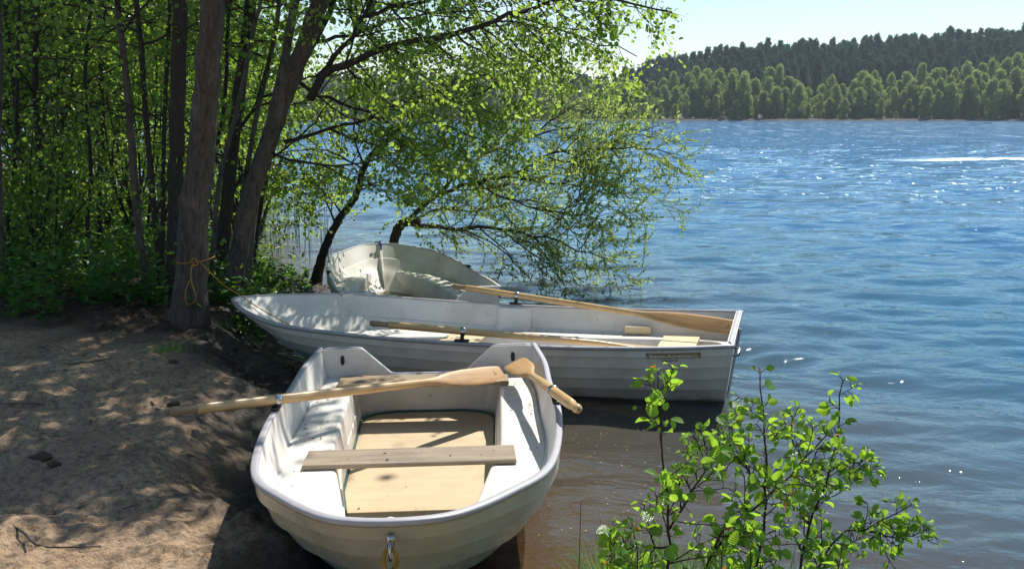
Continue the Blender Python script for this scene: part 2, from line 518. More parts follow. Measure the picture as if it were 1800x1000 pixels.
# water: fan-shaped grid, finer towards the shore
wy = np.unique(np.r_[np.geomspace(2.2, 200, 860), np.geomspace(200, 520, 20)])
wu = np.linspace(-1.5, 1.5, 520)
U, Y = np.meshgrid(wu, wy)
X = U * (Y + 2.5)
sp = np.maximum(np.gradient(wy)[:, None] * np.ones_like(X), (wu[1] - wu[0]) * (Y + 2.5))
Z = np.zeros_like(X)
rw = np.random.default_rng(11)
d = shore_d(X, Y)
for k in range(84):
    lam = 0.15 * (15 ** rw.random())
    th = R(-96) + rw.normal() * R(32)
    kx, ky = math.cos(th) * 2 * math.pi / lam, math.sin(th) * 2 * math.pi / lam
    amp = 0.0066 * lam ** 0.72 * (0.6 + 0.8 * rw.random())
    ph = kx * X + ky * Y + rw.random() * 6.28 + 1.6 * fbm(X * 0.3 / lam + k, Y * 0.3 / lam, 1)
    fade = np.clip((lam / sp - 3.0) / 3.0, 0, 1)
    s_ = np.sin(ph)
    Z += amp * fade * (s_ + 0.28 * np.cos(2 * ph))
gust = 0.75 + 0.6 * fbm(X * 0.12, Y * 0.25, 2)
Z *= gust * (0.35 + 0.65 * sstep(0.0, 2.2, -d)) * (0.44 + 0.45 * sstep(6.0, 40.0, Y))
V = np.stack([X, Y, Z], -1).reshape(-1, 3)
ny, nx = X.shape
idx = np.arange(ny * nx).reshape(ny, nx)
Q = np.stack([idx[:-1, :-1], idx[:-1, 1:], idx[1:, 1:], idx[1:, :-1]], -1).reshape(-1, 4)
m = NT("lake_water")
v = m.coords((1, 1, 1))
va = m.coords((0.75, 1.0, 1.0))
ripple = m.noise(va, 9.0, 4, 0.6, 0.6)
chop = m.noise(va, 1.7, 4, 0.55, 0.4)
swell = m.noise(m.coords((0.5, 1.0, 1.0)), 0.45, 3, 0.5)
far = m.n("Attribute", attribute_name="open").outputs["Fac"]
nb = m.bump(swell, m.n("MapRange", {"Value": far, "To Min": 0.10, "To Max": 0.75}).outputs[0], 0.7)
nb = m.bump(chop, m.n("MapRange", {"Value": far, "To Min": 0.28, "To Max": 0.9}).outputs[0], 0.16, nb)
nb = m.bump(ripple, m.n("MapRange", {"Value": far, "To Min": 0.30, "To Max": 1.0}).outputs[0], 0.02, nb)
fine = m.noise(va, 34.0, 2, 0.6, 0.3)
nb = m.bump(fine, 0.25, 0.004, nb)
dep = m.n("Attribute", attribute_name="deep").outputs["Fac"]
deepc = m.ramp(dep, [(0.0, (0.17, 0.12, 0.07)), (0.35, (0.075, 0.075, 0.065)), (0.75, (0.016, 0.085, 0.145)), (1.0, (0.010, 0.09, 0.215))])
dfs = m.n("BsdfDiffuse", {"Color": deepc})
tr = m.n("BsdfTransparent", {"Color": (0.72, 0.56, 0.36, 1)})
op = m.ramp(dep, [(0.0, 0.12), (0.25, 0.6), (0.55, 1.0)])
body = m.n("MixShader", {0: op, 1: tr.outputs[0], 2: dfs.outputs[0]})
fr = m.n("Fresnel", {"IOR": 1.333, "Normal": nb})
yy_ = m.n("SeparateXYZ", {"Vector": m.n("TexCoord").outputs["Object"]}).outputs[1]
xx_ = m.n("SeparateXYZ", {"Vector": m.n("TexCoord").outputs["Object"]}).outputs[0]


def mul(a_, b_):
    return m.n("Math", {0: a_, 1: b_}, operation="MULTIPLY").outputs[0]


# ruffled catspaws: patches where steep little ripples glitter
cat = mul(m.ramp(m.noise(m.coords((4.5, 1.6, 1.0)), 1.0, 2, 0.7), [(0.62, 0.0), (0.66, 1.0)]), m.ramp(m.noise(m.coords((0.22, 0.35, 1.0)), 1.0, 2, 0.6), [(0.46, 0.0), (0.54, 1.0)]))
cat = mul(cat, m.n("MapRange", {"Value": yy_, "From Min": 13.0, "From Max": 26.0}).outputs[0])
farcat = mul(m.ramp(m.noise(m.coords((0.9, 0.09, 1.0)), 1.0, 3, 0.7), [(0.57, 0.0), (0.63, 0.6)]), m.n("MapRange", {"Value": yy_, "From Min": 55.0, "From Max": 110.0}).outputs[0])
streak = m.n("Attribute", attribute_name="streak").outputs["Fac"]
streak = mul(streak, m.ramp(m.noise(m.coords((2.0, 3.0, 1.0)), 1.0, 3, 0.7), [(0.38, 0.0), (0.5, 1.0)]))
spot = m.n("Math", {0: m.n("Math", {0: cat, 1: farcat}, operation="MAXIMUM").outputs[0], 1: streak}, operation="MAXIMUM").outputs[0]
grough = m.n("MapRange", {"Value": spot, "To Min": 0.045, "To Max": 0.40}).outputs[0]
fr = m.n("Fresnel", {"IOR": 1.333, "Normal": nb})
gl = m.n("BsdfGlossy", {"Color": (0.82, 0.93, 1, 1), "Roughness": grough, "Normal": nb})
M["water"] = m.done(m.n("MixShader", {0: fr.outputs[0], 1: body.outputs[0], 2: gl.outputs[0]}).outputs[0])
wa = fast_mesh("water", V, Q, M["water"], smooth=True)
deep = 1 - np.exp(-np.maximum(-shore_d(V[:, 0], V[:, 1]), 0) * 0.13 / 0.55)
deep = np.clip(deep, 0, 1)
opn = sstep(10.0, 55.0, V[:, 1])
at = wa.data.attributes.new("open", "FLOAT", "POINT"); at.data.foreach_set("value", opn.astype(np.float32))
sx_, sy_ = V[:, 0], V[:, 1] - 0.0 * V[:, 0]
stk = sstep(14.0, 19.5, sx_) * sstep(0.0, 1.0, 1.6 - np.abs(sy_ - 44.5 - 1.2 * np.sin(sx_ * 0.35)) + 0.8 * fbm(sx_ * .7, sy_ * .9, 3))
at = wa.data.attributes.new("streak", "FLOAT", "POINT"); at.data.foreach_set("value", stk.astype(np.float32))
at = wa.data.attributes.new("deep", "FLOAT", "POINT"); at.data.foreach_set("value", deep.astype(np.float32))
tag(wa, kind="structure")


# ------------------------------------------------------------------ leaves
def leaf_mesh(pos, dirn, nrm, size, aspect=0.75, fold=0.25, shape="round"):
    """one folded leaf per row: 6 vertices, 2 quads"""
    n = len(pos)
    dirn = unit(dirn)
    nrm = unit(nrm - dirn * (nrm * dirn).sum(1, keepdims=True))
    side = np.cross(dirn, nrm)
    L = size[:, None]
    w = L * aspect * 0.5
    up = nrm * w * fold
    a, b = (0.35, 0.78) if shape == "round" else (0.3, 0.7)
    wb = 0.8 if shape == "round" else 0.75
    V = np.stack([pos, pos + dirn * L * a + side * w + up, pos + dirn * L * b + side * w * wb + up * 0.9,
                  pos + dirn * L - nrm * L * 0.06, pos + dirn * L * b - side * w * wb + up * 0.9, pos + dirn * L * a - side * w + up], 1)
    i = np.arange(n)[:, None] * 6
    Q = np.concatenate([i + np.array([[0, 1, 2, 3]]), i + np.array([[0, 3, 4, 5]])], 0)
    return V.reshape(-1, 3), Q


class Leaves:
    def __init__(s): s.p, s.d, s.n, s.s = [], [], [], []
    def add(s, p, d, n, z):
        s.p.append(p); s.d.append(d); s.n.append(n); s.s.append(z)
    def build(s, name, mat, parent, rg, aspect=0.75, fold=0.25, shape="round"):
        if not s.p: return None
        p, d, n, z = (np.concatenate(a) for a in (s.p, s.d, s.n, s.s))
        V, Q = leaf_mesh(p, d, n, z, aspect, fold, shape)
        r = rg.random(len(p)) * 0.94
        return fast_mesh(name, V, Q, mat, parent, rnd=np.repeat(r, 6))


def rvec(rg, n):
    return unit(rg.normal(size=(n, 3)))


def cloud(lv, rg, c, rad, n, size, clump=0, spread=0.35, up=0.5):
    """leaves in clumps inside an ellipsoid"""
    c = np.array(c, float); rad = np.array(rad, float)
    k = max(1, clump)
    cc = rvec(rg, k) * (rg.random((k, 1)) ** 0.4) * rad + c
    which = rg.integers(0, k, n)
    cs = spread * (0.5 + rg.random(k))
    p = cc[which] + rg.normal(size=(n, 3)) * cs[which][:, None] * np.array([1, 1, 0.7])
    d = rvec(rg, n) + np.array([0, 0, -0.35])
    nn = rvec(rg, n) + np.array([0, 0, up])
    lv.add(p, d, nn, size * (0.65 + 0.6 * rg.random(n)))


def twig_leaves(lv, rg, pts, size, gap, willow=False):
    L = np.linalg.norm(np.diff(pts, axis=0), axis=1)
    S = np.r_[0, np.cumsum(L)]
    n = max(2, int(S[-1] / gap))
    s = np.linspace(0.1 * S[-1], S[-1], n)
    p = np.stack([np.interp(s, S, pts[:, k]) for k in range(3)], 1)
    t = unit(pts[-1] - pts[0])
    r = rvec(rg, n)
    side = unit(np.cross(r, t))
    if willow:
        d = t * 0.9 + side * 0.65 + np.array([0, 0, 0.1])
        nn = rvec(rg, n) + np.array([0, 0, 0.6])
    else:
        d = t * 0.45 + side * 0.9 + np.array([0, 0, -0.35])
        nn = rvec(rg, n) * 0.8 + np.array([0, 0, 0.75])
        p = p + side * 0.015
    lv.add(p, d, nn, size * (0.6 + 0.55 * rg.random(n)))


def wander(rg, p0, d0, L, n, curl=0.25, grav=0.0):
    pts = [np.array(p0, float)]
    d = unit(np.array(d0, float))
    for i in range(n):
        d = unit(d + rg.normal(size=3) * curl + np.array([0, 0, grav]))
        pts.append(pts[-1] + d * L / n)
    return np.array(pts)


def grow(tb, lv, rg, pts, r0, r1, sub=5.0, sublen=0.8, twig=7.0, twlen=0.28, size=0.055, gap=0.045, bias=(0, 0, 0), willow=False, start=0.15, grav=0.0, k=6, noise=0.02):
    """a limb through pts with side branches, twigs and leaves"""
    pts = np.asarray(pts, float)
    L = np.linalg.norm(np.diff(pts, axis=0), axis=1).sum()
    n = max(8, int(L / 0.12))
    c = spline(pts, n)
    c[1:-1] += rg.normal(size=(n - 2, 3)) * noise * 0.5
    rad = r0 + (r1 - r0) * np.linspace(0, 1, n) ** 0.8
    tb.tube(c, rad, k)
    bias = np.array(bias, float)
    for j in range(int(L * sub * (1 - start))):
        u = start + (1 - start) * rg.random()
        i = min(n - 2, int(u * (n - 1)))
        t = unit(c[i + 1] - c[i])
        dd = unit(t * 0.6 + unit(np.cross(rvec(rg, 1)[0], t)) * 0.9 + bias)
        ll = sublen * (1.15 - 0.6 * u) * (0.5 + 0.8 * rg.random())
        bp = wander(rg, c[i], dd, ll, 6, 0.16, grav)
        br = min(rad[i] * 0.55, 0.003 + 0.008 * ll)
        tb.tube(bp, np.linspace(br, 0.0022, 7), 4, False)
        for q in range(max(1, int(ll * twig))):
            uu = 0.15 + 0.85 * rg.random()
            ii = uu * 6; i0 = min(5, int(ii))
            pp = bp[i0] + (bp[i0 + 1] - bp[i0]) * (ii - i0)
            td = unit(unit(bp[i0 + 1] - bp[i0]) * 0.7 + rvec(rg, 1)[0] * 0.8 + bias * 0.4)
            tp = wander(rg, pp, td, twlen * (0.5 + rg.random()), 3, 0.2, grav)
            tb.tube(tp, [0.0026, 0.002, 0.0016, 0.001], 3, False)
            twig_leaves(lv, rg, tp, size, gap, willow)
        twig_leaves(lv, rg, bp[3:], size, gap, willow)


# ------------------------------------------------------------------ far shore
def hill_h(x):
    return np.interp(x, [-260, -60, 20, 45, 60, 90, 130, 180, 240, 400], [5, 6, 7, 9, 14, 19, 24, 29, 33, 36])
FX, FY = np.meshgrid(np.linspace(-420, 700, 90), np.r_[352, 355, 358, 362, 370, np.linspace(380, 900, 50)])
FZ = np.where(FY < 353, -1.5, 0.25 + 0.5 * sstep(352, 362, FY)) + sstep(378, 470, FY) * hill_h(FX) * 0.62 + 1.2 * fbm(FX / 30, FY / 30, 3) * sstep(362, 400, FY)
idx = np.arange(FX.size).reshape(FX.shape)
Q = np.stack([idx[:-1, :-1], idx[:-1, 1:], idx[1:, 1:], idx[1:, :-1]], -1).reshape(-1, 4)
M["far_ground"] = mat_plain("forest_floor", (0.05, 0.045, 0.03), 0.95)
hl = fast_mesh("far_hill", np.stack([FX, FY, FZ], -1).reshape(-1, 3), Q, M["far_ground"], smooth=True)
tag(hl, kind="structure")


def far_z(x, y):
    return 0.6 + sstep(378, 470, y) * hill_h(x) * 0.62


def far_tree_mesh(kind, seed):
    rg = np.random.default_rng(seed)
    lv = Leaves()
    tb = MB()
    if kind == "birch":
        h = 10.0
        for q in range(54):
            z = h * (0.08 + 0.9 * rg.random())
            u = z / h
            w = 2.6 * (math.sin(min(1, u * 1.05) * math.pi * 0.93 + 0.12)) ** 0.6
            a = rg.random() * 6.28
            rr = w * math.sqrt(rg.random()) * 0.8
            s = 0.42 + 0.5 * rg.random()
            cc = np.array([math.cos(a) * rr, math.sin(a) * rr * 1.0, z])
            n = 120
            p = rvec(rg, n) * (0.75 + 0.3 * rg.random((n, 1))) * np.array([s, s, s * 1.25]) + cc
            lv.add(p, rvec(rg, n) + [0, 0, -0.3], (p - cc) * 1.0 + rvec(rg, n) * 0.7, 0.29 * (0.6 + 0.7 * rg.random(n)))
        V, Q = leaf_mesh(*[np.concatenate(a) for a in (lv.p, lv.d, lv.n, lv.s)], 0.8, 0.3)
        tb.tube([(0, 0, -1), (0, 0, 4), (0.1, 0, 8.5)], [0.16, 0.12, 0.04], 5)
    else:
        h = 10.0
        for q in range(22):
            u = (q + 0.5) / 22
            z = h * (0.36 + 0.64 * u)
            w = 2.3 * (1 - u) ** 0.75 + 0.12
            for b in range(7):
                a = rg.random() * 6.28
                rr = w * (0.35 + 0.65 * rg.random())
                cc = np.array([math.cos(a) * rr, math.sin(a) * rr, z + rg.normal() * 0.25])
                n = 34
                p = cc + rg.normal(size=(n, 3)) * [0.3, 0.3, 0.16]
                lv.add(p, np.array([math.cos(a), math.sin(a), 0.3]) + rvec(rg, n) * 0.6, rvec(rg, n) + [0, 0, 0.8], 0.32 * (0.6 + 0.7 * rg.random(n)))
        V, Q = leaf_mesh(*[np.concatenate(a) for a in (lv.p, lv.d, lv.n, lv.s)], 0.6, 0.3)
        tb.tube([(0, 0, -1), (0, 0, 5), (0.05, 0, 9.6)], [0.16, 0.12, 0.03], 5)
    nl = len(V)
    r = np.repeat(rg.random(nl // 6) * 0.94, 6)
    o = fast_mesh("far_tree", V, Q, M["far_leaf"] if kind == "birch" else M["far_pine"], rnd=r)
    tv = np.concatenate(tb.V)
    t = tb.build("trunk", M["bark_d"], o)
    return o, t


def put_far(proto, trunk, name, loc, s, rz, label, cat, group, used):
    if proto.name in used:
        o = proto.copy(); link(o)
        t = trunk.copy(); link(t, o)
    else:
        o = proto; used.add(proto.name)
    o.name = name
    o.location = loc
    o.scale = s
    o.rotation_euler = (0, 0, rz)
    return tag(o, label, cat, group)


rf = np.random.default_rng(5)
birches = [far_tree_mesh("birch", 100 + i) for i in range(6)]
pines = [far_tree_mesh("pine", 200 + i) for i in range(5)]
for i, (o, t) in enumerate(birches): o.name = "far_birch"
for i, (o, t) in enumerate(pines): o.name = "far_pine"
used = set()
# deciduous belt: photo columns and the photo rows their tops reach
tops = np.array([[400, 140], [600, 146], [880, 148], [940, 150], [985, 142], [1040, 150], [1080, 140], [1130, 150], [1165, 142], [1200, 132], [1230, 124], [1262, 132], [1285, 122], [1300, 132], [1325, 146], [1352, 108], [1375, 140],
                 [1400, 148], [1425, 165], [1450, 134], [1475, 150], [1500, 136], [1525, 124], [1545, 128], [1570, 150], [1600, 118], [1630, 130], [1660, 126], [1690, 112], [1720, 118], [1745, 108], [1775, 100], [1810, 108], [1850, 112], [1900, 106], [2000, 110]])
tall_done = False
for row, (yy, drop, stepm) in enumerate(((382, 0, 4.3), (370, 15, 4.6), (362, 38, 5.2))):
    x = (430 - 900) / 1800 * yy
    while x < (1930 - 900) / 1800 * yy:
        px = 900 + x / yy * 1800
        tp = np.interp(px, tops[:, 0], tops[:, 1]) + drop * (0.6 + 0.8 * rf.random()) + rf.normal() * 3
        y = yy + rf.normal() * 2
        topz = 1.9 + (203 - tp) / 1800 * y
        gz = 0.3
        hh = max(3.0, topz - gz)
        pr = birches[rf.integers(0, 6)]
        w = min(1.5, hh / 10 * (0.8 + 0.35 * rf.random()))
        tall = row == 0 and abs(px - 1352) < 8
        ft_ = put_far(*pr, "far_tree", (x, y, gz), (w * (.75 + .6 * rf.random()), w, hh / 10), rf.random() * 6.28,
                ["pale green leafy tree at the back of the far shore belt, just below the pines", "pale green leafy tree of middling height within the far shore belt", "low leafy tree at the waterline of the far shore"][row], "tree",
                ["tall leafy trees along the far shore", "middling leafy trees along the far shore", "low leafy trees along the far waterline"][row], used)
        if row == 0 and 1340 < px < 1372 and not tall_done:
            tall_done = True
            del ft_["group"]; ft_["label"] = "tallest pale leafy tree standing out above its neighbours on the far shore"
        x += stepm * (0.75 + 0.5 * rf.random())
ptop = np.array([[500, 150], [880, 140], [930, 138], [1000, 140], [1080, 138], [1112, 133], [1125, 118], [1170, 106], [1240, 96], [1300, 88], [1400, 82], [1500, 76], [1600, 68], [1700, 62], [1800, 58], [1950, 55]])
for row, yy in enumerate((418, 434, 450, 468, 480)):
    x = ((1095 if row else 1095) - 900) / 1800 * yy
    while x < (1900 - 900) / 1800 * yy:
        px = 900 + x / yy * 1800
        tp = np.interp(px, ptop[:, 0], ptop[:, 1]) + max(0, 3 - row) * 13 + rf.normal() * 4.5
        y = yy + rf.normal() * 4
        topz = 1.9 + (203 - tp) / 1800 * y
        hh = 17 + rf.random() * 3
        put_far(*pines[rf.integers(0, 5)], "pine_tree", (x, y, topz - hh), (1.2 + .25 * rf.random(), 1.3, hh / 10), rf.random() * 6.28,
                "dark pine on the skyline of the hill across the lake" if row > 2 else "dark pine on the slope of the far hill between the leafy belt and the skyline", "tree",
                "dark pines on the far skyline" if row > 2 else "dark pines on the far slope", used)
        x += 2.9 * (0.85 + 0.35 * rf.random())
yy = 560
x = (430 - 900) / 1800 * yy
while x < (1120 - 900) / 1800 * yy:
    px = 900 + x / yy * 1800
    topz = 1.9 + (203 - 136 + rf.normal() * 4) / 1800 * yy
    hh = 15
    put_far(*pines[rf.integers(0, 5)], "pine_tree", (x, yy + rf.normal() * 5, topz - hh), (1.5, 1.5, hh / 10), rf.random() * 6.28,
            "dark pine on the low distant ridge behind the leafy belt", "tree", "dark pines on the distant low ridge", used)
    x += 3.9 * (0.7 + 0.6 * rf.random())
# ------------------------------------------------------------------ boats
class Hull:
    """hull shape in boat coordinates: x from the transom (0) to the bow (L), y across, z up"""
    def __init__(s, L, tk, wk, zg, keel, rake, rocker, narrow, p_stern, strakes, blunt):
        s.L, s.zg, s.keel, s.rake, s.rocker, s.narrow, s.ps = L, zg, keel, rake, rocker, narrow, p_stern
        s.strakes = strakes
        s.trk = 0.0
        kp = [(L * t, w) for t, w in zip(tk, wk)] + [(L, 0)]
        mir = kp + [(L - 0.0, -wk[-1])] if False else kp
        # mirror past the tip so that the bow stays smooth
        ext = kp + [(x, -y) for x, y in kp[-2:-4:-1]]
        c = spline(ext, 700)
        cut = np.where(c[:, 1] <= 0)[0]
        c = c[:cut[0]] if len(cut) else c
        c = np.vstack([c, [L, 0]])
        S = np.r_[0, np.cumsum(np.linalg.norm(np.diff(c, axis=0), axis=1))]
        q = np.linspace(0, S[-1], 90)
        s.g = np.stack([np.interp(q, S, c[:, 0]), np.interp(q, S, c[:, 1])], 1)
        s.g[-1] = (L, 0)
        s.t = s.g[:, 0] / L
        s.z = zg(s.t)
        tg = np.gradient(s.g, axis=0)
        tg = unit(tg)
        s.nrm = np.stack([-tg[:, 1], tg[:, 0]], 1)         # outward
        s.nrm[-1] = (1, 0)
        s.nrm = unit(s.nrm)

    def ring(s, v, off):
        """one side, from the stern to the bow tip, at depth fraction v, pushed out by off"""
        t = s.t
        p = s.ps + (1.25 - s.ps) * t ** 3
        q = 0.5 + 0.35 * t ** 3
        f = np.clip(1 - v ** p, 0, 1) ** q * (1 - s.narrow * v)
        x = s.g[:, 0] - s.rake * v * t ** 3 + s.nrm[:, 0] * off * t ** 2
        x = x + s.trk * v * (1 - t) ** 3
        y = s.g[:, 1] * f + s.nrm[:, 1] * off
        y[-1] = 0 if off <= 0 else 0
        y = np.maximum(y, 0)
        x[-1] += off
        kz = s.keel + s.rocker * t ** 4
        z = s.z * (1 - v) + kz * v
        return np.stack([x, y, z], 1)

    def full(s, v, off):
        a = s.ring(v, off)
        b = a[::-1][1:].copy(); b[:, 1] *= -1
        return np.vstack([a, b])

    def inner_half(s, x, z, off):
        """half breadth of the inner wall at station x and height z"""
        t = np.clip(x / s.L, 0, 1)
        zz = s.zg(t); kz = s.keel + s.rocker * t ** 4
        v = np.clip((zz - z) / (zz - kz), 0, 1)
        xg = x + s.rake * v * t ** 3
        w = np.interp(xg, s.g[:, 0], s.g[:, 1])
        tt = np.clip(xg / s.L, 0, 1)
        p = s.ps + (1.25 - s.ps) * tt ** 3
        q = 0.5 + 0.35 * tt ** 3
        return max(0.0, float(w * max(0, 1 - v ** p) ** q * (1 - s.narrow * v)) - off)


def boat_shell(h, root, mats, topfn, floor_z, trans_t=0.045):
    hm, im = mats
    # outer skin with overlapping strakes
    rings = []
    sv = h.strakes
    for i in range(len(sv) - 1):
        a, b = sv[i], sv[i + 1]
        rings.append(h.full(a + (0.001 if i else 0), 0.0 if i else 0.004))
        rings.append(h.full((a + b) / 2, 0.004))
        rings.append(h.full(b - 0.002, 0.015))
    for v in np.linspace(sv[-1] + 0.004, 1, 8):
        rings.append(h.full(v, 0.0))
    mb = MB()
    mb.grid(np.array(rings))
    # transom, outside face
    ys = np.unique(np.r_[np.linspace(-1, 1, 61) * h.g[0, 1]])
    vv = np.linspace(0, 1, 200)
    t0 = np.array([h.ring(v, 0.0)[0] for v in vv])
    bot = np.interp(np.abs(ys), t0[::-1, 1], t0[::-1, 2])
    top = np.array([topfn(abs(y)) for y in ys])
    top = np.maximum(top, bot + 0.001)
    for x0, fl in ((0.0, False),):
        A = np.array([[(x0 + h.trk * (t - (b + (t - b) * k)) / (t - h.keel + 1e-6), y, b + (t - b) * k) for y, b, t in zip(ys, bot, top)] for k in np.linspace(0, 1, 9)])
        mb.grid(A, flip=True)
    hull = mb.build("hull", hm, root)
    md = hull.modifiers.new("e", "EDGE_SPLIT"); md.split_angle = R(28)
    # inside of the transom + its top
    mt = MB()
    A = np.array([[(trans_t + h.trk * (t - (b + (t - b) * k)) / (t - h.keel + 1e-6), y * 0.975, b + (t - b) * k) for y, b, t in zip(ys, bot, top)] for k in np.linspace(0, 1, 9)])
    mt.grid(A)
    mt.grid(np.array([[(0.0, y, t) for y, t in zip(ys, top)], [(trans_t, y * 0.975, t) for y, t in zip(ys, top)]]), flip=True)
    mt.build("transom_lining", im, root, smooth=False)
    # inner wall
    rings = []
    zmin = floor_z
    lv = [0.0, 0.02, 0.16, 0.30, 0.305, 0.42, 0.55, 0.56, 0.7, 0.8, 0.88, 0.93]
    offs = [-0.022, -0.023, -0.026, -0.028, -0.038, -0.042, -0.042, -0.048, -0.05, -0.05, -0.05, -0.05]
    for v, o in zip(lv, offs):
        r = h.full(v, o)
        rings.append(r)
    mi = MB()
    mi.grid(np.array(rings), flip=True)
    # deck flange between the two skins
    mi.grid(np.array([h.full(0.0, 0.004), h.full(0.0, -0.022)]), flip=True)
    lin = mi.build("inner_wall", im, root)
    md = lin.modifiers.new("e", "EDGE_SPLIT"); md.split_angle = R(28)


def boat_rim(h, root, topfn, mat, w=0.027):
    side = np.c_[h.g, h.z]
    nr = h.nrm
    other = side[::-1][1:].copy(); other[:, 1] *= -1
    on = nr[::-1][1:].copy(); on[:, 1] *= -1
    w0 = h.g[0, 1]
    ys = np.linspace(-w0, w0, 47)[1:-1]
    tr = np.array([(0.012, y, topfn(abs(y))) for y in ys])
    tn = np.tile([-1.0, 0.0], (len(ys), 1))
    P0 = np.vstack([side, other, tr]); N0 = np.vstack([nr, on, tn])
    # soften the stern corners
    for _ in range(2):
        N0 = unit(N0 + 0.6 * np.roll(N0, 1, 0) + 0.6 * np.roll(N0, -1, 0))
    prof = [(0.003, -0.013), (0.0075, -0.009), (0.0075, 0.001), (0.003, 0.005), (-w * 0.5, 0.007), (-w * 0.82, 0.005), (-w * 0.86, -0.008), (-0.0, -0.019)]
    A = np.array([[(p[0] + n[0] * o, p[1] + n[1] * o, p[2] + dz) for o, dz in prof] for p, n in zip(P0, N0)])
    mb = MB()
    mb.grid(A, closed_u=True, closed_v=True)
    return mb.build("gunwale_rim", mat, root)


def boat_bench(h, root, deck, floor_z, yw, x_rear, x_front, mat, x0=0.045, droop=0.0, name="moulded_bench", lean=0.03):
    xs = np.unique(np.r_[np.linspace(x0, x_rear, 4), x_rear + np.geomspace(0.001, 0.14, 12), np.linspace(x_rear + 0.14, x_front, 44)])
    mb = MB()
    for sgn in (1, -1):
        A = []
        for x in xs:
            wi = h.inner_half(x, deck, 0.040)
            y0 = 0.0 if x < x_rear else min(yw(x), wi - 0.004)
            zb = lambda yy: deck + 0.006 * math.sin(x * 3)
            if x < x_rear:
                row = [(x, sgn * wi * k, deck) for k in (1, .75, .5, .25, 0)] + [(x, 0, deck)] * 6
                row = [(x, sgn * (wi + (0 - wi) * k), deck) for k in np.linspace(0, 1, 6)]
            else:
                row = [(x, sgn * (wi + (y0 + 0.02 - wi) * k), deck) for k in np.linspace(0, 1, 6)]
            A.append(row)
        mb.grid(np.array(A), flip=(sgn > 0))
        # inner face with a rounded top edge
        A = []
        xf = xs[xs >= x_rear]
        for x in xf:
            wi = h.inner_half(x, deck, 0.040)
            y0 = min(yw(x), wi - 0.024)
            row = [(x, sgn * (y0 + 0.02), deck)]
            for a in (30, 60, 90):
                row.append((x, sgn * (y0 + 0.02 - 0.02 * math.sin(R(a))), deck - 0.02 * (1 - math.cos(R(a)))))
            hh = deck - 0.02 - floor_z
            for k, dy in ((0.25, 0.3), (0.5, 0.55), (0.52, 0.75), (0.85, 1.0), (1.0, 0.4)):
                row.append((x, sgn * (y0 - lean * dy), deck - 0.02 - hh * k))
            A.append(row)
        mb.grid(np.array(A), flip=(sgn > 0))
    # rear face of the well
    y0 = yw(x_rear + 0.001)
    A = [[(x_rear, y, deck) for y in np.linspace(-y0 - 0.02, y0 + 0.02, 12)], [(x_rear + 0.012, y, deck - 0.02) for y in np.linspace(-y0, y0, 12)],
         [(x_rear + 0.015, y, floor_z) for y in np.linspace(-y0, y0, 12)]]
    mb.grid(np.array(A), flip=True)
    o = mb.build(name, mat, root)
    md = o.modifiers.new("e", "EDGE_SPLIT"); md.split_angle = R(35)
    return o


def boat_sole(h, root, floor_z, mat, x0=0.045):
    """bottom of the well"""
    mb = MB()
    A = []
    for x in np.linspace(x0, h.L - 0.25, 40):
        wi = h.inner_half(x, floor_z, 0.045)
        A.append([(x, wi * k, floor_z) for k in np.linspace(-1, 1, 7)])
    mb.grid(np.array(A))
    return mb.build("sole", mat, root, smooth=False)


def rowlock_socket(root, p, yaw=0.0):
    mb = MB()
    mb.box((p[0], p[1], p[2] + 0.004), (0.10, 0.035, 0.012), yaw)
    mb.tube([(p[0], p[1], p[2] - 0.015), (p[0], p[1], p[2] + 0.014)], 0.013, 10)
    return mb.build("rowlock_socket", M["iron"], root)


def transom_slot(root, x, y, z):
    mb = MB()
    pts = [(x, y, z - 0.026), (x, y, z - 0.01), (x, y, z + 0.01), (x, y, z + 0.026)]
    mb.tube(pts, [0.008, 0.012, 0.012, 0.008], 8)
    return mb.build("transom_fitting", M["iron"], root)


def ring_eye(root, p, mat=None):
    mb = MB()
    mb.box(p, (0.02, 0.022, 0.04))
    a = np.linspace(0, 2 * math.pi, 17)
    c = np.array(p) + np.array([0.03, 0, -0.02])
    mb.tube(np.stack([c[0] + 0.022 * np.cos(a), np.full(17, c[1]), c[2] + 0.03 * np.sin(a)], 1), 0.005, 6, False)
    return mb.build("bow_eye", mat or M["steel"], root)


def zfun(a, b, c):
    return lambda t: a + b * t + c * t * t


def specks(root, pts, rg, name="leaf_debris"):
    """tiny bits of leaf and soil lying on a surface"""
    V, Q = leaf_mesh(np.array(pts), rvec(rg, len(pts)) * [1, 1, 0.1], np.tile([0, 0, 1.0], (len(pts), 1)) + 0.3 * rvec(rg, len(pts)), 0.006 + 0.016 * rg.random(len(pts)) ** 2, 0.5, 0.4)
    return fast_mesh(name, V, Q, M["litter"], root, rnd=np.repeat(rg.random(len(pts)) * 0.5, 6))


# dinghy shape, shared by the nearest and the farthest boat
DT = [0, .15, .3, .5, .7, .82, .9, .96, .99]
DW = [.642, .672, .664, .659, .600, .522, .388, .262, .155]
DZ = zfun(.452, -.086, .176)


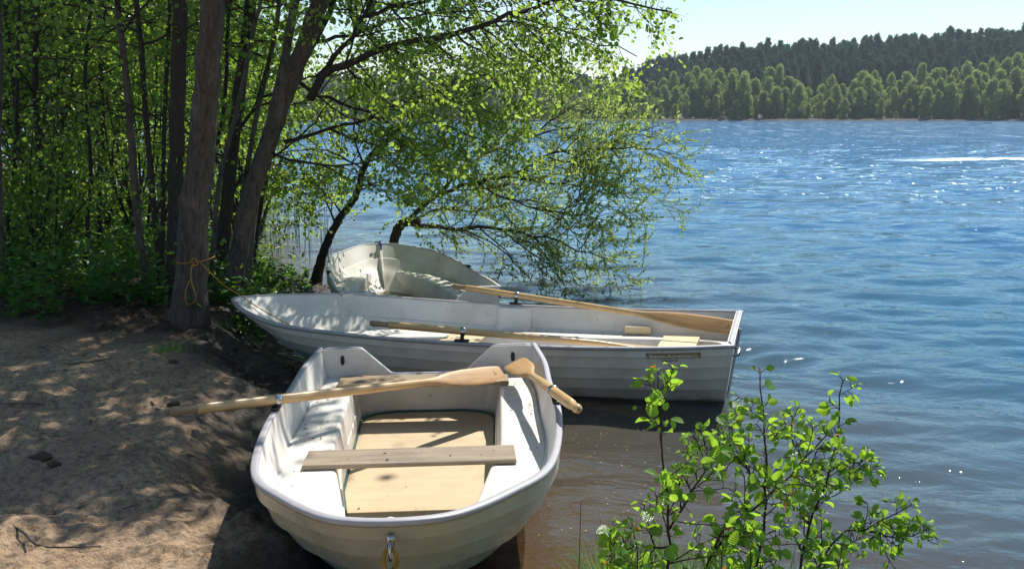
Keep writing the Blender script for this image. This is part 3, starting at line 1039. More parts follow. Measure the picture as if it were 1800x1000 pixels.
def dinghy(name, label, pose, gel, hullm, detailed):
    x, y, yaw, pit, rol, z = pose
    root = thing(name, label, "rowing boat", (x, y, z), (rol, -pit, yaw))
    h = Hull(3.0, DT, DW, DZ, -0.12, 0.38, 0.20, 0.10, 3.0, [0, .17, .36, .56, .74], 0.15)
    deck, fl = 0.282, 0.045
    dip = 0.29

    def top(y):
        return float(np.interp(y, [0, .215, .395, .60, .66], [dip, dip, .452, .452, .440]))
    boat_shell(h, root, (hullm, gel), top, fl)
    boat_rim(h, root, top, M["rim"])

    def yw(x):
        w = np.interp(x, [0, .3, 1.4, 2.15, 2.5, 2.7], [.425, .42, .385, .265, .17, .10])
        r = 0.12
        dx = x - 0.03
        if dx < r: w = w - r + math.sqrt(max(0, r * r - (r - dx) ** 2))
        return float(w)
    boat_bench(h, root, deck, fl, yw, 0.03, 2.62, gel, x0=0.02)
    boat_sole(h, root, fl, gel)
    for sg in (1, -1):
        xx = 0.45 * 3.0
        rowlock_socket(root, (xx, sg * (np.interp(xx, h.g[:, 0], h.g[:, 1]) - 0.012), DZ(0.45) + 0.012))
        transom_slot(root, 0.05, sg * 0.505, 0.385)
    ring_eye(root, (2.985, 0.0, 0.475), M["steel"])
    return root, h, yw


POSE1 = (-0.497, 5.982, -1.528, 0.012, 0.013, 0.089)
b1, h1, yw1 = dinghy("rowing_boat", "nearest white dinghy, seen bow first, with plywood floor and grey plank seat", POSE1, M["gel_in"], M["gel_out"], True)
# plywood floor board and its rubber edging
xs = np.linspace(0.055, 2.45, 40)


def fw(x):
    w = yw1(max(x, 0.04)) - 0.032
    r = 0.2
    dx = x - 0.055
    if dx < r: w = w - r + math.sqrt(max(0, r * r - (r - dx) ** 2)) * 1.0
    return w


xs = np.unique(np.r_[0.055 + np.geomspace(0.002, 0.2, 10), np.linspace(0.26, 2.45, 30)])
mb = MB()
mb.grid(np.array([[(x, fw(x) * k, 0.062) for k in np.linspace(-1, 1, 9)] for x in xs]))
mb.build("floor_board", M["ply"], b1, smooth=False)
edge = [(x, fw(x) + 0.002, 0.064) for x in xs[::-1]] + [(x, -fw(x) - 0.002, 0.064) for x in xs]
mb = MB(); mb.tube(spline(edge, 120), 0.0105, 6)
mb.build("floor_edging", M["trim_green"], b1)
mb = MB(); mb.box((1.62, -0.018, 0.295), (0.215, 0.93, 0.02), 0.012, 0.004)
mb.build("thwart_plank", M["wood_grey"], b1, smooth=False)
mb = MB(); mb.box((0.215, -0.02, 0.294), (0.22, 0.98, 0.02), 0.0, 0.004)
mb.build("stern_plank", M["wood_seat"], b1, smooth=False)
rg = np.random.default_rng(21)
pts = [(0.2 + 2.0 * rg.random(), 0.62 * (rg.random() - 0.5), 0.066) for _ in range(34)] + \
      [(0.2 + 1.9 * rg.random(), sgn * (0.46 + 0.13 * rg.random()), 0.2855) for _ in range(60) for sgn in (1, -1)] + \
      [(1.54 + 0.16 * rg.random(), -0.4 + 0.8 * rg.random(), 0.3075) for _ in range(10)]
tag(specks(b1, pts, rg), kind="stuff")
# yellow rope through the bow eye
e = np.array([3.0, 0.0, 0.40])
a = np.linspace(0, 2 * math.pi, 18)
mb = MB()
loop = np.stack([3.015 + 0.012 * np.sin(a * 2), 0.022 * np.sin(a), 0.425 + 0.036 * np.cos(a)], 1)
mb.tube(loop, 0.007, 6, False)
rp = spline([(3.015, 0, 0.39), (3.02, 0.004, 0.31), (2.98, -0.004, 0.18), (2.90, 0.0, 0.08), (2.82, 0.02, 0.0)], 30)
for k in range(3):
    ph = k * 2.1 + np.linspace(0, 26, 30)
    mb.tube(rp + np.stack([0.006 * np.cos(ph), 0.006 * np.sin(ph), 0 * ph], 1), 0.0065, 5)
mb.build("bow_rope", M["rope_y"], b1)

K3 = 1.045
POSE3 = (-0.712 * K3, 8.101 * K3, 1.816, -0.026, -0.006, 1.9 - (1.9 - 0.064) * K3)
b3, h3, yw3 = dinghy("rowing_boat", "farthest weathered dinghy in tree shade, bow pointing away under the willow", POSE3, M["gel_old"], M["gel_out2"], False)
b3.scale = (K3, K3, K3)
mb = MB(); mb.box((0.30, 0.0, 0.294), (0.26, 0.98, 0.02), 0.0, 0.004)
mb.build("stern_plank", M["wood_seat"], b3, smooth=False)
pts = [(0.2 + 2.0 * rg.random(), sgn * (0.44 + 0.14 * rg.random()), 0.2855) for _ in range(70) for sgn in (1, -1)]
tag(specks(b3, pts, rg), kind="stuff")
mb = MB()
for q in range(2):
    a = np.linspace(0, 2 * math.pi, 15)
    mb.tube(np.stack([2.965 + 0.026 * np.cos(a) + 0.006 * q, -0.02 + 0.012 * q + 0.01 * np.sin(a * 3), 0.545 + 0.035 * np.sin(a) - 0.006 * q], 1), 0.006, 6, False)
mb.tube(spline([(2.95, 0.01, 0.565), (2.945, 0.03, 0.57), (2.94, 0.045, 0.56)], 8), 0.008, 6)
mb.tube(spline([(2.93, -0.02, 0.55), (2.925, -0.02, 0.50), (2.92, -0.02, 0.47)], 8), 0.008, 6)
mb.build("bow_rope", M["rope_b"], b3)


def text_mesh(root, name, body, size, mat, loc, rot, ext=0.0008, align="LEFT"):
    cu = bpy.data.curves.new(name, "FONT")
    cu.body = body
    cu.size = size
    cu.extrude = ext
    cu.align_x = align
    tmp = bpy.data.objects.new(name, cu)
    SC.collection.objects.link(tmp)
    bpy.context.view_layer.update()
    me = bpy.data.meshes.new_from_object(tmp.evaluated_get(bpy.context.evaluated_depsgraph_get()))
    bpy.data.objects.remove(tmp)
    me.materials.clear(); me.materials.append(mat)
    o = bpy.data.objects.new(name, me)
    o.location = loc; o.rotation_euler = rot
    return link(o, root)


# lettering strip on the farthest boat's transom peak (inside face, illegible at this size in the photo)
# ---- middle boat
T2 = [0, .1, .25, .4, .55, .7, .82, .92, .97]
W2 = [.589, .652, .690, .708, .715, .700, .628, .385, .185]
Z2 = zfun(.461, -.165, .29)
POSE2 = (1.576, 6.916, 2.876, -0.026, -0.004, 0.001)
x, y, yaw, pit, rol, z = POSE2
b2 = thing("rowing_boat", "longest white boat, lying broadside with its pointed bow at the trees", "rowing boat", (x, y, z), (rol, -pit, yaw))
h2 = Hull(3.89, T2, W2, Z2, -0.10, 0.62, 0.20, 0.26, 3.2, [0, .115, .265, .42, .575, .73, .86], 0.1)
h2.trk = 0.09


def top2(y):
    return float(np.interp(y, [0, .5, .575, .6], [.475, .475, .466, .461]))


boat_shell(h2, b2, (M["gel_out2"], M["gel_in"]), top2, 0.05)
boat_rim(h2, b2, top2, M["rim"], 0.032)


def yw2(x):
    w = np.interp(x, [0, .6, 2.0, 2.7, 3.0, 3.1], [.42, .44, .34, .20, .12, .06])
    for x0, sg in ((0.13, 1), (3.02, -1)):
        dx = (x - x0) * sg
        r = 0.14
        if dx < r: w = w - min(w, r - math.sqrt(max(0, r * r - (r - max(dx, 0)) ** 2)))
    return float(max(w, 0.0))


boat_bench(h2, b2, 0.262, 0.06, yw2, 0.13, 3.02, M["gel_in"], x0=0.09)
# bow deck ahead of the well
mb = MB()
A = []
for xx in np.linspace(3.02, 3.5, 14):
    wi = h2.inner_half(xx, 0.262, 0.04)
    A.append([(xx, wi * k, 0.262) for k in np.linspace(-1, 1, 7)])
mb.grid(np.array(A))
mb.build("bow_bench", M["gel_in"], b2)
boat_sole(h2, b2, 0.055, M["gel_in"], 0.13)
mb = MB(); mb.box((0.44, 0.0, 0.276), (0.27, 0.92, 0.018), 0, 0.004); mb.build("stern_plank", M["ply_x"], b2, smooth=False)
mb = MB(); mb.box((2.06, 0.0, 0.276), (0.30, 0.78, 0.018), 0, 0.004); mb.build("thwart_plank", M["ply_x"], b2, smooth=False)
mb = MB(); mb.box((0.78, -0.56, 0.30), (0.20, 0.03, 0.055), 0.05, 0.004); mb.build("wood_block", M["ply_x"], b2, smooth=False)
XR2 = 1.78
wr2 = float(np.interp(XR2, h2.g[:, 0], h2.g[:, 1]))
for sg in (1, -1):
    rowlock_socket(b2, (XR2, sg * (wr2 - 0.012), float(Z2(XR2 / 3.89)) + 0.012))
    # moulded pad behind each rowlock
    mb = MB()
    A = []
    for vv_ in (0.03, 0.15, 0.3, 0.45, 0.56):
        row = []
        for xx in np.linspace(XR2 - 0.14, XR2 + 0.14, 9):
            zz = float(Z2(xx / 3.89)) * (1 - vv_) + h2.keel * vv_
            bul = 0.022 if abs(xx - XR2) < 0.12 else -0.004
            row.append((xx, sg * (h2.inner_half(xx, zz, 0.044) - bul), zz))
        A.append(row)
    mb.grid(np.array(A)); mb.build("rowlock_pad", M["gel_in"], b2, smooth=False)
# stern fittings: D ring and strap on the transom
mb = MB()
a = np.linspace(-math.pi / 2, math.pi / 2, 9)
ring = [(-0.035, 0.44, 0.345), (-0.035, 0.44, 0.405)] 
mb.tube(np.array([(0.025, 0.40, 0.355), (0.0, 0.40, 0.35), (-0.02, 0.40, 0.355), (-0.028, 0.40, 0.375), (-0.024, 0.40, 0.395), (-0.005, 0.40, 0.405), (0.018, 0.40, 0.40)]), 0.005, 6)
mb.build("transom_handle", M["iron"], b2)
mb = MB(); mb.tube([(-0.006, -0.05, 0.44), (0.075, -0.05, -0.02)], 0.012, 6); mb.build("transom_strap", M["steel"], b2, smooth=False)
# name strip on the near (port) side
nv = 0.058
def side_pt(xx, zz, off=0.012):
    t = xx / 3.89
    v = (float(Z2(t)) - zz) / (float(Z2(t)) - h2.keel)
    xg = xx
    w = np.interp(xg, h2.g[:, 0], h2.g[:, 1])
    p_ = h2.ps + (1.25 - h2.ps) * t ** 3
    return np.array([xx, w * (1 - v ** p_) ** (0.5 + .35 * t ** 3) * (1 - h2.narrow * v) + off, zz])
sx0, sx1 = 0.55, 0.205
A = np.array([[side_pt(xx, Z2(xx / 3.89) - 0.035 - 0.036 * k, 0.013) for xx in np.linspace(sx0, sx1, 8)] for k in (0, 1)])
mb = MB(); mb.grid(A, flip=True); strip = mb.build("name_strip", M["band"], b2, smooth=False)
pa, pb = A[1, 0], A[1, -1]
ex = unit(pb - pa); ez = unit(A[0, 0] - A[1, 0]); en = np.cross(ex, ez)
from mathutils import Matrix
rotm = Matrix(np.stack([ex, ez, en], 1).tolist()).to_euler()
def side_text(name, s_, size, du, dv, mat):
    p0 = pa + ex * du + ez * dv + en * 0.0035
    return text_mesh(strip, name, s_, size, mat, p0.tolist(), rotm)
tx = side_text("lettering", "Boote Ackermann", 0.037, 0.02, 0.006, M["paint_white"])
wtx = max(v_.co.x for v_ in tx.data.vertices)
tx.scale = ((0.302) / wtx, 1, 1)
side_text("web_address", "ackermann.de", 0.018, 0.10, -0.0225, M["ink"])
# yellow painter rope from the bow inside to the big tree is built with the trees
pts = [(0.15 + 2.9 * rg.random(), sgn * (0.50 + 0.12 * rg.random()), 0.266) for _ in range(50) for sgn in (1, -1)]
tag(specks(b2, pts, rg), kind="stuff")


# ------------------------------------------------------------------ oars
def oar(label, handle, tip, ring_frac, blade_up, blade_len=0.62, bw=0.067, socket=None, group=None, mark=True, bend=0.0):
    handle, tip = np.array(handle, float), np.array(tip, float)
    L = np.linalg.norm(tip - handle)
    ex = unit(tip - handle)
    up = np.array(blade_up, float)
    ey = unit(np.cross(up, ex)); ez = np.cross(ex, ey)      # blade normal = ez
    rot = Matrix(np.stack([ex, ey, ez], 1).tolist()).to_euler()
    root = thing("oar", label, "oar", handle, rot, group)
    k = 14
    ang = np.arange(k) / k * 2 * math.pi

    def loft(st):
        A = []
        for x, w, t, dz in st:
            n = 1.0 if w < 0.03 else 0.72
            ca, sa = np.cos(ang), np.sin(ang)
            A.append(np.stack([np.full(k, x), np.sign(ca) * np.abs(ca) ** n * w, np.sign(sa) * np.abs(sa) ** n * t + dz], 1))
        return np.array(A)
    xg = 0.13
    mb = MB(); A = loft([(0, .004, .004, 0), (.004, .015, .015, 0), (.018, .0205, .0205, 0), (.035, .0215, .0215, 0), (.07, .0185, .0185, 0), (.115, .0175, .0175, 0), (.126, .0205, .0205, 0)])
    mb.grid(A, closed_v=True, flip=True); mb.build("grip", M["wood_grip"] if mark != "light" else M["wood_oar"], root)
    xb = L - blade_len
    mb = MB(); A = loft([(.126, .018, .018, 0), (.134, .0235, .0235, 0), (.2, .0245, .0245, 0), (.5 * L, .0235, .0235, 0), (xb - .1, .020, .020, 0), (xb, .019, .0185, 0)])
    mb.grid(A, closed_v=True, flip=True); mb.build("shaft", M["wood_oar"], root)
    st = []
    for u in np.linspace(0, 1, 22):
        x = xb + u * blade_len
        w = float(np.interp(u, [0, .12, .3, .5, .8, .96, 1], [.0195, .026, .050, bw * .95, bw, bw * 0.93, bw * 0.86]))
        t = float(np.interp(u, [0, .15, .4, 1], [.018, .015, .008, .0045]))
        st.append((x, w, t, bend * u * u))
    A = loft(st)
    # central rib of the blade fades out
    mb = MB(); mb.grid(A, closed_v=True, flip=True)
    base = mb.n
    mb.add(A[-1], [tuple(range(k))])
    bl = mb.build("blade", M["wood_blade"], root)
    md = bl.modifiers.new("e", "EDGE_SPLIT"); md.split_angle = R(50)
    # metal collar with its pin
    xr = ring_frac
    mb = MB()
    mb.grid(loft([(xr - .016, .0262, .0262, 0), (xr - .014, .0285, .0285, 0), (xr + .014, .0285, .0285, 0), (xr + .016, .0262, .0262, 0)]), closed_v=True, flip=True)
    cl = mb.build("collar", M["steel"], root)
    if socket is not None:
        c = handle + ex * xr
        s_ = np.array(socket, float)
        inv = np.stack([ex, ey, ez], 1).T
        a0, a1 = inv @ (c - handle), inv @ (s_ - handle)
        dirn = unit(a1 - a0)
        mb = MB()
        mb.tube([a0 + dirn * 0.028, a1], [0.0075, 0.0065], 8)
        mb.tube([a0 + dirn * 0.028, a0 + dirn * 0.05], [0.016, 0.010], 8)
        for f in (0.45, 0.8):
            q = a0 + (a1 - a0) * f
            mb.tube([q - dirn * 0.005, q + dirn * 0.005], 0.014, 8)
        mb.build("oarlock_pin", M["iron"], cl)
    if mark is True or mark == "mark":
        # the little black fork-shaped stamp near the blade tip, with two faint digits
        x0 = L - 0.085
        f = [(x0, 0.0, 0), (x0 + .02, .012, 0), (x0 + .008, .018, 0)]
        mb = MB()
        zt = 0.0058 + bend * 0.75
        for sgnz in (1,):
            for a_, b_ in (((0, 0), (.014, .012)), ((.014, .012), (.026, .006)), ((.014, .012), (.012, .03))):
                p0 = np.array([x0 + a_[0], a_[1] - .01, zt]); p1 = np.array([x0 + b_[0], b_[1] - .01, zt])
                d_ = unit(p1 - p0); s2 = np.cross(d_, [0, 0, 1]) * 0.0026
                mb.add([p0 - s2, p0 + s2, p1 + s2, p1 - s2], [(0, 1, 2, 3)])
        mb.build("stamp", M["ink"], bl, smooth=False)
    return root


def bw_(b, p):
    """boat point to world"""
    bpy.context.view_layer.update()
    v_ = b.matrix_world @ Vector(p)
    return np.array(v_)


def sock(b, h, xx, sg, L, zf):
    return bw_(b, (xx, sg * (np.interp(xx, h.g[:, 0], h.g[:, 1]) - 0.012), float(zf(xx / L)) + 0.02))
S1 = lambda sg: sock(b1, h1, 1.35, sg, 3.0, DZ)
S2 = lambda sg: sock(b2, h2, XR2, sg, 3.89, Z2)


def lay_oar(label, c, tip, over, socket, up, **kw):
    c, tip = np.array(c), np.array(tip)
    dd = unit(c - tip)
    hnd = c + dd * over
    return oar(label, hnd, tip, over, up, socket=socket, **kw)


s = S1(-1)
lay_oar("oar across the nearest dinghy with its dark grip out over the sand", s + [0, 0, 0.032], P(884, 656, 5.80), 0.545, s, (0.05, -0.74, 0.67), bw=0.062)
s = S1(1)
lay_oar("oar on the water side of the nearest dinghy, light grip pointing at the camera", s + [-0.012, 0.0, 0.04], P(903, 637, 5.75), 0.52, s, (-0.35, -0.35, 0.87), blade_len=0.58, mark="light", bw=0.07)
s = S2(1)
lay_oar("oar on the near side of the broadside boat, blade lying low along its inner wall", s + [0.01, 0, 0.058], P(1212, 617, 6.78), 0.625, s, (0.0, 0.05, 1.0), mark=False)
s = S2(-1)
lay_oar("oar on the far side of the broadside boat, broad blade reaching its stern corner", s + [0.01, 0, 0.058], P(1297, 577, 7.2), 0.605, s, (0.1, -0.8, 0.6), blade_len=0.80)

# ------------------------------------------------------------------ foreground trees
def px_path(*a):
    return [P(px, py, y) for px, py, y in a]


def base_fix(pts):
    """let the first point stand in the ground"""
    p = pts[0]
    z = float(ground_z(p[0], p[1], False))
    pts = list(pts)
    pts[0] = np.array([p[0], p[1], z - 0.08])
    return pts


def trunk_tube(tb, pts, r, rg, k=12, flare=1.35):
    c = spline(pts, max(14, int(len(pts) * 8)))
    n = len(c)
    L = np.r_[0, np.cumsum(np.linalg.norm(np.diff(c, axis=0), axis=1))]
    rr = np.interp(L / L[-1], np.linspace(0, 1, len(r)), r)
    rr = rr * (1 + (flare - 1) * np.exp(-L / 0.16)) * (1 + 0.03 * rg.normal(size=n))
    c[2:-1] += rg.normal(size=(n - 3, 3)) * r[0] * 0.07
    tb.tube(c, rr, k)
    return c


def tree(name, label, pts, r, mat, seed, group=None, limbs=(), crown=(), leafmat="leaf", cat="tree", leafsize=0.055, epi=0, k=12, flare=1.3, limb_kw=None, aspect=0.8, base=True, dead=0):
    rg = np.random.default_rng(seed)
    pts = base_fix(pts) if base else list(pts)
    b = np.array(pts[0])
    root = thing(name, label, cat, b, group=group)
    tb = MB()
    c = trunk_tube(tb, [p - b for p in pts], r, rg, k, flare)
    tb.build("trunk", mat, root)
    lb, lv = MB(), Leaves()
    for lm in limbs:
        if lb.n: lb.build("branch", M["bark_d"] if leafmat == "leaf" else M["bark_w"], root)
        lb = MB()
        kw = dict(limb_kw or {})
        kw.update(lm[3] if len(lm) > 3 else {})
        grow(lb, lv, rg, [np.array(q) - b for q in lm[0]], lm[1], lm[2], size=leafsize, **kw)
    if lb.n: lb.build("branch", M["bark_d"] if leafmat == "leaf" else M["bark_w"], root)
    sh = MB()
    # bare dead side branches
    for q in range(dead):
        i = rg.integers(1, max(2, int(len(c) * .75)))
        az = rg.random() * 6.28
        tp = wander(rg, c[i], np.array([math.cos(az), math.sin(az), -.05 + .3 * rg.random()]), 0.6 + 1.3 * rg.random(), 7, 0.13, .01)
        sh.tube(tp, np.linspace(.008, .0015, 8), 4, False)
        for z_ in range(5):
            j = rg.integers(1, 6)
            sh.tube(wander(rg, tp[j], unit(tp[j + 1] - tp[j]) + rvec(rg, 1)[0] * .8, .25 + .3 * rg.random(), 3, .2), [.003, .002, .0015, .001], 3, False)
    # small shoots up the stem
    for q in range(epi):
        i = rg.integers(2, len(c) - 1)
        d = unit(rg.normal(size=3) * [1, 1, 0.3] + [0, 0, 0.15])
        tp = wander(rg, c[i], d, 0.3 + 0.5 * rg.random(), 4, 0.2)
        sh.tube(tp, [0.004, 0.003, 0.002, 0.002, 0.001], 3, False)
        twig_leaves(lv, rg, tp, leafsize, 0.05)
    if sh.n: sh.build("dead_branches_and_shoots", M["bark_d"], root)  # bare dead branches and shoot stems; holds no leaves
    for (cc, rad, n, size, clump, spread) in crown:
        cloud(lv, rg, np.array(cc) - b, rad, n, size, clump, spread)
        # boughs that carry the clumps
        for q in range(4):
            e = np.array(cc) - b + rvec(rg, 1)[0] * np.array(rad) * 0.8
            s0 = c[min(len(c) - 1, int(len(c) * 0.8))]
            lb = MB()
            lb.tube(spline([s0, s0 * 0.45 + e * 0.55 + [0, 0, 0.2], e], 10), np.linspace(r[-1] * 0.5 + .01, 0.008, 10), 5)
            lb.build("branch", M["bark_d"], root)
    lv.build("crown", M[leafmat], root, rg, aspect, 0.25, "long" if leafmat == "leaf_w" else "round")
    return root


def up(pts, *extra):
    """continue a stem above the frame with world offsets from its last point"""
    e = pts[-1]
    return pts + [e + np.array(x) for x in extra]


# big trunk by the bow of the broadside boat
t1 = px_path((332, 568, 7.9), (338, 430, 7.85), (352, 280, 7.8), (366, 130, 7.7), (376, -10, 7.6))
t1 = up(t1, (0.15, 0.1, 1.6), (0.1, 0.3, 3.4), (0.4, 0.5, 5.6))
tree("alder_tree", "thickest grey-brown trunk, at the edge of the sand with a yellow rope round it", t1, [.132, .105, .088, .076, .068, .058, .04, .02], M["bark"], 1,
     limbs=[(px_path((372, 60, 7.7), (420, -40, 7.6)) + [P(470, -130, 7.5), P(560, -200, 7.8)], .03, .008)],
     crown=[((-1.6, 8.6, 6.0), (1.4, 1.6, 1.4), 7000, .075, 26, .28), ((-2.4, 7.4, 5.2), (1.0, 1.0, 0.9), 1800, .075, 12, .25)], epi=9, flare=1.5, k=16)
# its neighbour close behind
t2 = px_path((306, 545, 8.7), (309, 380, 8.7), (312, 200, 8.6), (317, -10, 8.5))
tree("alder_tree", "straight slimmer trunk close behind the roped thick trunk", up(t2, (0.1, 0.2, 2.0), (-.2, .5, 4.5)), [.074, .063, .058, .052, .04, .02], M["bark_d"], 2,
     crown=[((-3.2, 10.0, 6.4), (1.3, 1.5, 1.6), 4200, .08, 24, .3)], epi=8)
# leaning pair right of it
t3 = px_path((402, 512, 8.9), (432, 380, 9.0), (458, 290, 9.1), (494, 185, 9.2), (535, 80, 9.25), (568, -12, 9.3))
BK = dict(sub=12, sublen=0.9, twig=11, bias=(0.25, 0.0, -0.05), gap=0.034, size=None)
BK.pop("size")
t3full = up(t3, (0.45, 0.1, 1.1), (1.0, 0.3, 2.3), (1.8, 0.4, 3.9))
limbs3 = [
    (px_path((545, 175, 9.2), (578, 128, 9.1), (640, 100, 8.9), (705, 74, 8.7), (780, 66, 8.5), (850, 42, 8.3), (930, 20, 8.1), (1020, -8, 8.0), (1110, 8, 8.0), (1175, 20, 8.0)), .042, .006),
    (px_path((560, 135, 9.2), (598, 88, 9.0), (640, 30, 8.8), (668, -20, 8.7), (720, -90, 8.6)), .03, .008),
    (px_path((640, 30, 8.8), (720, 8, 8.7), (820, -10, 8.6), (930, -4, 8.5), (1010, 40, 8.5), (1075, 78, 8.5)), .018, .005),
    (px_path((900, 28, 8.2), (980, 52, 8.3), (1050, 75, 8.4), (1120, 100, 8.4)), .010, .004, dict(sublen=0.5, sub=9)),
    (px_path((500, 250, 9.2), (560, 232, 9.3), (640, 212, 9.4), (730, 200, 9.6), (800, 160, 9.8)), .022, .006),
    (px_path((480, 270, 9.1), (560, 290, 9.0), (640, 285, 9.1), (720, 250, 9.3)), .016, .005),
    (px_path((520, 140, 9.3), (590, 180, 9.6), (680, 190, 9.9), (780, 150, 10.2), (860, 130, 10.4)), .02, .006),
    (px_path((540, 80, 9.3), (620, 60, 9.8), (720, 30, 10.3), (840, 20, 10.6), (960, 60, 10.8)), .02, .006),
    (px_path((540, 60, 9.4), (600, -20, 10.0), (700, -40, 10.6), (800, 0, 11.0), (880, 60, 11.2)), .02, .006),
]
tree("alder_tree", "stout dark trunk leaning over the lake, long bough crossing the sky", t3full, [.085, .08, .078, .076, .072, .068, .055, .04, .02], M["bark"], 3,
     leafsize=.047, limbs=limbs3, limb_kw=BK,
     crown=[((-0.9, 10.4, 5.6), (1.5, 1.5, 1.1), 6000, .08, 26, .3), ((0.2, 9.4, 6.0), (0.9, 1.2, 0.6), 2000, .085, 11, .24), ((-0.6, 7.9, 5.2), (1.1, 1.0, 0.6), 2700, .085, 14, .22), ((-0.9, 6.9, 4.5), (0.8, 0.8, 0.4), 1500, .08, 10, .2), ((0.3, 12.5, 4.6), (1.0, 1.3, 0.35), 3000, .085, 16, .22)], epi=10)
t4 = px_path((425, 475, 9.6), (448, 350, 9.6), (474, 220, 9.6), (502, 100, 9.6), (520, -10, 9.6))
tree("alder_tree", "pale slender stem leaning beside the dark trunk that leans over the lake", up(t4, (.3, .2, 1.5), (.5, .3, 3)), [.05, .046, .042, .038, .034, .025, .012], M["bark2"], 4,
     crown=[((-1.4, 11.8, 5.0), (1.2, 1.2, 1.2), 2600, .08, 14, .3)], epi=10)
t5 = px_path((385, 475, 10.2), (402, 320, 10.2), (420, 170, 10.2), (442, -10, 10.2))
tree("alder_tree", "dark upright trunk right of the thick roped one, in the row by the water", up(t5, (.2, .1, 2), (.1, .4, 4)), [.068, .062, .056, .05, .04, .02], M["bark_d"], 5,
     limbs=[(px_path((410, 260, 10.2), (440, 200, 10.4), (480, 170, 10.6), (540, 90, 10.8)), .02, .006), (px_path((395, 350, 10.2), (440, 300, 10.4), (520, 250, 10.6), (600, 160, 10.8)), .02, .006)], epi=14,
     crown=[((-2.4, 12.0, 5.6), (1.4, 1.4, 1.5), 3600, .085, 20, .3)])
thin = [
    ((368, 480, 9.4), (384, 330, 9.4), (420, 180, 9.5), (448, 40, 9.5), (460, -20, 9.5), .030, "bark2", "thin grey stem rising slantwise just right of the roped trunk"),
    ((268, 545, 8.6), (246, 420, 8.6), (232, 260, 8.6), (218, 100, 8.6), (206, -20, 8.6), .042, "bark", "thin stem that bows at its foot, second stem leftward from the paired trunks"),
    ((284, 492, 9.2), (270, 360, 9.2), (256, 200, 9.2), (248, 80, 9.2), (240, -20, 9.2), .036, "bark_d", "thin dark stem between the bowed stem and the paired trunks"),
    ((282, 500, 9.5), (286, 380, 9.5), (288, 230, 9.5), (294, 100, 9.5), (300, -20, 9.5), .028, "bark_d", "thinnest upright stem just left of the paired trunks"),
    ((350, 470, 10.6), (360, 330, 10.6), (392, 200, 10.6), (400, 60, 10.6), (405, -20, 10.6), .030, "bark_d", "thin dark stem seen in the gap behind the thick roped trunk"),
    ((178, 470, 12.0), (175, 330, 12.0), (180, 220, 12.0), (178, 100, 12.0), (182, -20, 12.0), .045, "bark_d", "slim dark trunk alone in the bright gap of the left wood"),
    ((92, 500, 11.5), (72, 420, 11.5), (70, 300, 11.5), (62, 150, 11.5), (66, -20, 11.5), .05, "bark_d", "slim dark trunk with a kink near its foot in the left wood"),
    ((78, 470, 13.0), (60, 380, 13.0), (38, 250, 13.0), (20, 120, 13.0), (10, -20, 13.0), .05, "bark_d", "dark stem leaning left near the edge of the photo"),
    ((-4, 500, 9.0), (-2, 400, 9.0), (-6, 250, 9.0), (-2, 120, 9.0), (-4, -20, 9.0), .055, "bark2", "greyish trunk cut by the left edge of the photo"),
    ((108, 500, 14.0), (112, 400, 14.0), (110, 260, 14.0), (122, 120, 14.0), (128, -20, 14.0), .14, "bark_d", "broad dark trunk deep in the shade of the left wood"),
    ((62, 480, 16.0), (60, 380, 16.0), (68, 250, 16.0), (80, 120, 16.0), (92, -20, 16.0), .15, "bark_d", "broad dark trunk farthest back at the left of the wood"),
    ((440, 470, 11.0), (462, 330, 11.0), (500, 180, 11.0), (560, 60, 11.0), (590, -20, 11.0), .05, "bark_d", "slim dark stem leaning behind the two leaning trunks"),
    ((415, 470, 10.4), (430, 330, 10.4), (452, 200, 10.4), (480, 80, 10.4), (492, -20, 10.4), .035, "bark2", "thin grey stem between the dark upright trunk and the leaning pair"),
    ((210, 470, 15.0), (216, 330, 15.0), (212, 200, 15.0), (220, 60, 15.0), (224, -20, 15.0), .09, "bark_d", "mid sized dark trunk showing behind the bowed thin stem"),
    ((20, 470, 11.0), (14, 400, 11.0), (24, 300, 11.0), (30, 150, 11.0), (34, -20, 11.0), .03, "bark_d", "wispy stem near the left edge, in front of the broad dark trunks"),
    ((148, 500, 10.5), (152, 420, 10.5), (160, 300, 10.5), (150, 150, 10.5), (160, -20, 10.5), .028, "bark_d", "wispy dark stem rising out of the nettles in the left wood"),
]
for i, t in enumerate(thin):
    p = px_path(*t[:5])
    y0 = t[0][2]
    rr = t[5]
    c = p[-1] + np.array([0.1, 0.3, 1.6 if rr < .08 else 3.2])
    lim = []
    rgl = np.random.default_rng(40 + i)
    for q in range(3 if y0 > 9.3 else 2):
        j = rgl.random() * 2.6 + 1.2
        a = p[int(j)] + (p[int(j) + 1] - p[int(j)]) * (j % 1)
        az = rgl.random() * 6.28
        dd = np.array([math.cos(az), math.sin(az) * 0.7, 0.35])
        ll = 0.9 + 1.1 * rgl.random()
        lim.append(([a, a + dd * ll * 0.5, a + dd * ll + [0, 0, -0.1]], rr * 0.4, 0.004))
    tree("slender_tree", t[7], up(p, (0.1, 0.1, 1.4), (0.0, 0.2, 2.6)), [rr * .85, rr * .75, rr * .7, rr * .62, rr * .55, rr * .4, rr * .2], M[t[6]], 60 + i, limbs=lim, limb_kw=dict(sub=5, sublen=0.7),
         crown=[(c + [0.2 * rgl.normal(), 0.3, 0.9 * rgl.random()], (0.9, 1.0, 1.0) if rr < .08 else (2.6, 2.4, 1.8), 1500 if rr < .08 else 7500, .08 if rr < .08 else .14, 10 if rr < .08 else 60, .3)], epi=7, k=8, dead=int(rr * 130))

